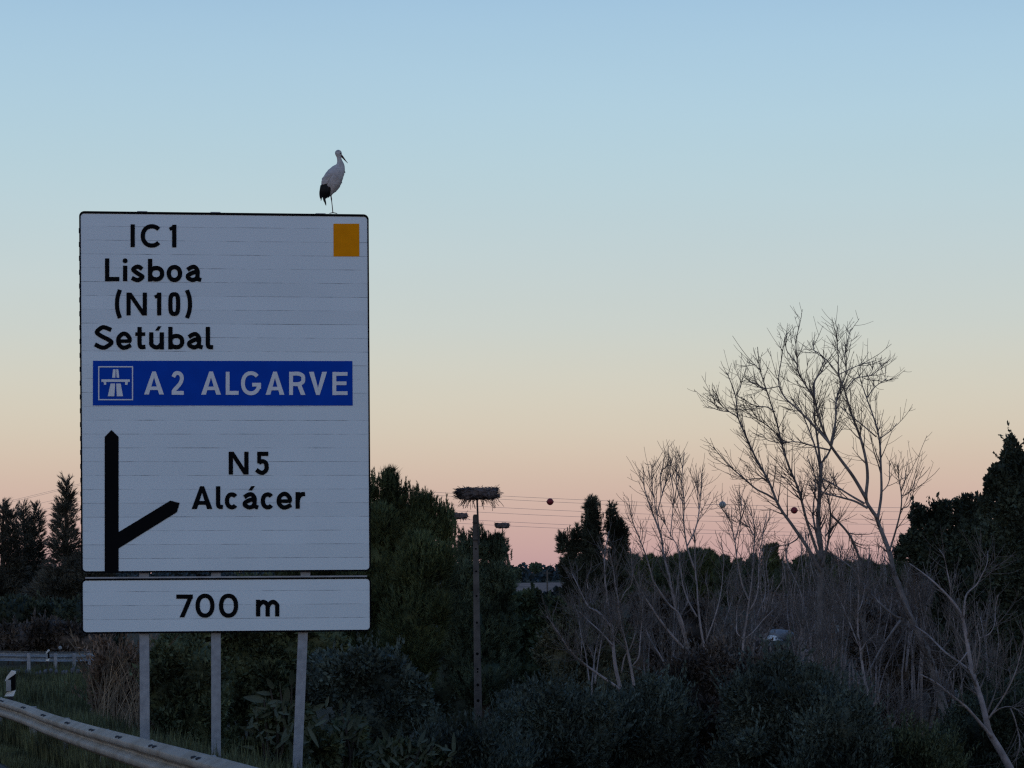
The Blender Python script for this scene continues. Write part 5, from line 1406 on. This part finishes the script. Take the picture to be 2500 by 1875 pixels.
# big rounded foreground shrubs on the right
FG = [([(1378, 1770, 70, 105), (1330, 1800, 70, 90), (1410, 1830, 80, 90), (1290, 1850, 70, 70), (1240, 1810, 60, 60), (1440, 1790, 70, 80)], 39, M_shrubA, 'dull green pointed shrub at the bottom of the photo left of the rounded shrubs'),
      ([(1500, 1780, 100, 95), (1570, 1790, 90, 105), (1460, 1850, 100, 70), (1540, 1880, 100, 70), (1620, 1770, 80, 90), (1590, 1730, 60, 70)], 41, M_shrubA, 'wide dark shrub below the forked bare clump'),
      ([(1680, 1690, 95, 105), (1750, 1695, 90, 105), (1640, 1780, 90, 100), (1730, 1810, 110, 90), (1680, 1880, 110, 70), (1815, 1705, 85, 95), (1800, 1780, 80, 90)], 43, M_shrubC, 'brownish dark shrub at the foot of the many-stemmed sapling clump'),
      ([(1890, 1722, 110, 105), (1965, 1735, 95, 105), (1840, 1760, 90, 110), (1930, 1830, 130, 100), (1820, 1870, 100, 70), (2010, 1770, 80, 100), (1985, 1670, 50, 50)], 41, M_shrubA, 'large domed dark blue green shrub at the bottom right'),
      ([(2060, 1780, 75, 105), (2020, 1830, 80, 90), (2090, 1860, 70, 70), (2000, 1880, 80, 60)], 40, M_shrubA, 'dark shrub right of the large domed one, against the slim sapling'),
      ([(2210, 1850, 70, 60), (2280, 1880, 80, 60), (2160, 1890, 60, 50)], 42, M_shrubB, 'low green shrub beneath the thick leaning trunk at the bottom edge'),
      ([(2400, 1780, 80, 110), (2470, 1820, 80, 110), (2340, 1850, 70, 80), (2440, 1880, 100, 60), (2520, 1740, 60, 110)], 52, M_ever, 'dark tangled shrub in the bottom right corner behind the leaning stems'),
      ([(1130, 1850, 90, 60), (1210, 1870, 90, 70), (1060, 1880, 80, 50)], 37, M_shrubA, 'low blue green shrub at the bottom edge below the concrete pole')]
for lob, D, m, lab in FG:
    P, N = shell(lob, D, .0055, inner=.9)
    d = unit(N*.5+np.array([0, 0, .9])+.4*rnd_dirs(len(P))); ll = rng.uniform(.15, .6, len(P)); ts_ = np.linspace(0, 1, 5)
    Pt = P[:, None]+d[:, None]*(ll[:, None]*ts_)[..., None]+rng.normal(0, .02, (len(P), 5, 3))*ts_[None, :, None]
    V, Q = tubes(Pt, np.full((len(P), 5), .006)*np.linspace(1.1, .5, 5), 3)
    shrub(lab, lob, D, m, .075, .028, .22, sprigs=700, long=1.15, core=.72, nsub=9, extra=[(V, Q)])
# coarse plants with long pale leaves
def leafy_plant(label, leaves_, D, m, fill):
    b = at(leaves_[0][0], 1880, D)
    t = thing('leafy_plant', label, 'plant', (b[0], b[1], gz(b[0], b[1])), 'coarse leafy plants by the sign posts')
    m_ = MB()
    for (px, py, L, W, ang, dz) in leaves_:
        c = at(px, py, D+dz); L_ = L*D/F; W_ = W*D/F*.5
        n = 7; ts_ = np.linspace(0, 1, n)
        d = np.array([math.sin(rad(ang)), rng.normal(0, .25)-.15, math.cos(rad(ang))]); d /= np.linalg.norm(d)
        sd = np.cross(d, np.array([rng.normal(0, .45), 1.0, rng.normal(0, .45)])); sd /= np.linalg.norm(sd)
        nn = np.cross(d, sd); bend = rng.uniform(-.05, .22)
        wid = np.sin(np.pi*np.clip(ts_*.93+.05, 0, 1))**.7*(1-.25*ts_)
        V = []
        for k in range(n):
            p = c+d*L_*(ts_[k]-.5)+nn*bend*L_*(ts_[k]**2-.3)-np.array([0, 0, .25*bend*L_*ts_[k]**2])
            V += [p-sd*W_*wid[k]+nn*W_*.25*wid[k], p, p+sd*W_*wid[k]+nn*W_*.25*wid[k]]
        m_.add(V, [[k*3+q, k*3+q+1, k*3+q+4, k*3+q+3] for k in range(n-1) for q in (0, 1)])
    m_.build('leaves', [m], t, smooth=True)
    P, N = shell(fill+split_lobes(fill, 6, .4), D+.5, .2, inner=.7)
    make_mixed('lower_leaves', [leaves(P, .11, .05, up=.25, dirs=N, spread=.8), cores(fill, D+.6, .75)], M_shrubB, t)
    m_ = MB()
    for k in range(5):
        l = leaves_[k]; e = at(l[0], l[1]+l[2]*.4, D+l[5])
        V, Fs = tube(catmull([BASE[t]-np.array([0, 0, .1]), (BASE[t]+e)/2+rng.normal(0, .08, 3), e], 6), np.linspace(.03, .01, 6), 5); m_.add(V, Fs)
    m_.build('stems', [M_darkbark], t)
    return t
def leaf_field(cx, cy, rx, ry, n, L=44, W=14):
    out = []
    for _ in range(n):
        a = rng.uniform(0, 6.283); r = math.sqrt(rng.random())
        px = cx+rx*r*math.cos(a); py = cy+ry*r*math.sin(a)
        ang = 65*(px-cx)/rx+rng.normal(0, 32)+(70*np.sign(px-cx) if rng.random() < .25 else 0)
        out.append((px, py, .6*L*rng.uniform(.55, 1.3), .62*W*rng.uniform(.7, 1.3), ang, rng.uniform(-.7, .3)))
    return out
leafy_plant('tall coarse plant with long pale upright leaves behind the right sign post', [(660, 1668, 34, 16, -25, 0), (684, 1672, 26, 6, 2, 0), (712, 1655, 40, 18, 4, 0), (645, 1692, 40, 13, -82, 0), (622, 1706, 56, 20, -80, 0), (604, 1780, 50, 14, -68, 0), (765, 1800, 56, 12, 152, -.4), (640, 1740, 46, 16, -45, 0), (700, 1700, 50, 20, 10, .2), (800, 1712, 40, 18, 30, 0), (778, 1726, 36, 15, 60, 0), (735, 1745, 36, 16, 60, 0), (700, 1790, 60, 20, 210, -.3)]+leaf_field(705, 1765, 95, 62, 93)+leaf_field(690, 1845, 110, 50, 64), 35, M_pad, [(700, 1790, 80, 75), (650, 1840, 70, 50), (760, 1840, 80, 60)])
leafy_plant('lower coarse plant between the right sign post and the spreading one', [(833, 1718, 36, 12, 10, 0), (852, 1736, 50, 18, 4, 0), (806, 1790, 50, 15, -4, 0), (870, 1765, 46, 18, 40, 0), (860, 1790, 46, 18, 10, 0)]+leaf_field(850, 1795, 60, 50, 54)+leaf_field(860, 1855, 90, 40, 46), 36, M_pad, [(850, 1810, 55, 55), (870, 1860, 90, 40)])
leafy_plant('spreading coarse plant with narrow upright leaves at the bottom edge of the photo', [(975, 1790, 46, 13, 20, 0), (1030, 1802, 48, 13, 25, 0), (1058, 1805, 34, 9, 0, 0), (1108, 1815, 54, 12, 0, 0), (1000, 1825, 50, 15, 10, 0), (940, 1790, 46, 17, -20, 0)]+leaf_field(1010, 1840, 100, 36, 82, 40, 12)+leaf_field(940, 1845, 60, 40, 43), 36, M_pad, [(980, 1850, 100, 45), (1070, 1860, 60, 40)])
# straw-coloured reed stalks left of the left post
n = 110
b = at(270, 1700, 45); t = thing('reed_clump', 'dry straw coloured reeds leaning beside the left sign post', 'reeds', (b[0], b[1], gz(b[0], b[1])))
px0 = rng.uniform(225, 345, n); D0 = rng.uniform(43.5, 46.5, n)
P0 = np.stack([(px0-1250)*D0/F, D0, ground_z((px0-1250)*D0/F, D0)], -1)
hh = rng.uniform(1.0, 2.3, n); ln = np.stack([rng.normal(.12, .22, n), rng.normal(0, .2, n)], -1)
ts = np.linspace(0, 1, 6)
PP = P0[:, None]+np.stack([ln[:, 0, None]*hh[:, None]*ts**2, ln[:, 1, None]*hh[:, None]*ts**2, hh[:, None]*ts*(1-.12*ts)], -1)
V, Q = tubes(PP, np.full((n, 6), .0095)*np.linspace(1.2, .5, 6), 3)
make('stalks', V, Q, M_straw, t)
k = rng.choice(n, 46, False); tip = PP[k, -1]; td = unit(PP[k, -1]-PP[k, -2])
V, q = needles(tip-td*.15, td, 26, .16, .012, .45, axis=.28); make('plumes', V, q, M_straw, t)

# ------------------------------------------------------------------ grass
def blades(X, Y, h, w, lean=.35):
    n = len(X); Z = ground_z(X, Y)
    a = rng.uniform(0, 6.283, n); l = rng.uniform(0, lean, n)*h
    S = np.stack([np.cos(a+1.57), np.sin(a+1.57), np.zeros(n)], -1)*w/2
    B = np.stack([X, Y, Z-.02], -1); Mid = B+np.stack([np.cos(a)*l*.35, np.sin(a)*l*.35, h*.6], -1); T = B+np.stack([np.cos(a)*l, np.sin(a)*l, h], -1)
    V = np.stack([B-S, B+S, Mid+S*.7, T, Mid-S*.7], 1).reshape(-1, 3)
    i = np.arange(n)[:, None]*5
    return V, np.concatenate([i+np.array([[0, 1, 2, 4]]), np.c_[i+4, i+2, i+3, i+3]*1]) if False else np.concatenate([i+np.array([[0, 1, 2, 4]])]), i+np.array([[4, 2, 3]])
gp = []
def strip(n, y0, y1, s0, s1, h0, h1, w):
    Y = rng.uniform(y0, y1, n); X = rail_x(Y)+rng.uniform(s0, s1, n)
    patch = .55+.45*np.sin(X*2.1+Y*.7)*np.sin(Y*1.3+.4)
    h = rng.uniform(h0, h1, n)*(.55+.6*patch)
    v, q, tr = blades(X, Y, h, w); return [(v, q), (v, tr)]
for st_ in (strip(20000, 12, 42, -.46, -.08, .05, .22, .014), strip(16000, 12, 46, .03, .5, .30, .62, .016), strip(16000, 14, 48, .2, 2.6, .2, .6, .02)):
    gp += st_
n = 26000
Y = rng.uniform(38, 78, n); px = rng.uniform(-60, 300, n); X = (px-1250)*Y/F
patch = .5+.5*np.sin(X*1.3+Y*.35)*np.sin(Y*.5+X*.4)
v, q, tr = blades(X, Y, rng.uniform(.15, .5, n)*(.5+.8*patch), .03); gp += [(v, q), (v, tr)]
n = 30000
Y = rng.uniform(24, 60, n); px = rng.uniform(230, 2560, n); X = (px-1250)*Y/F
v, q, tr = blades(X, Y, rng.uniform(.15, .5, n), .025); gp += [(v, q), (v, tr)]
tag(make_mixed('grass', gp, M_grass, base=(0, 30, 0)), None, None, kind='stuff')
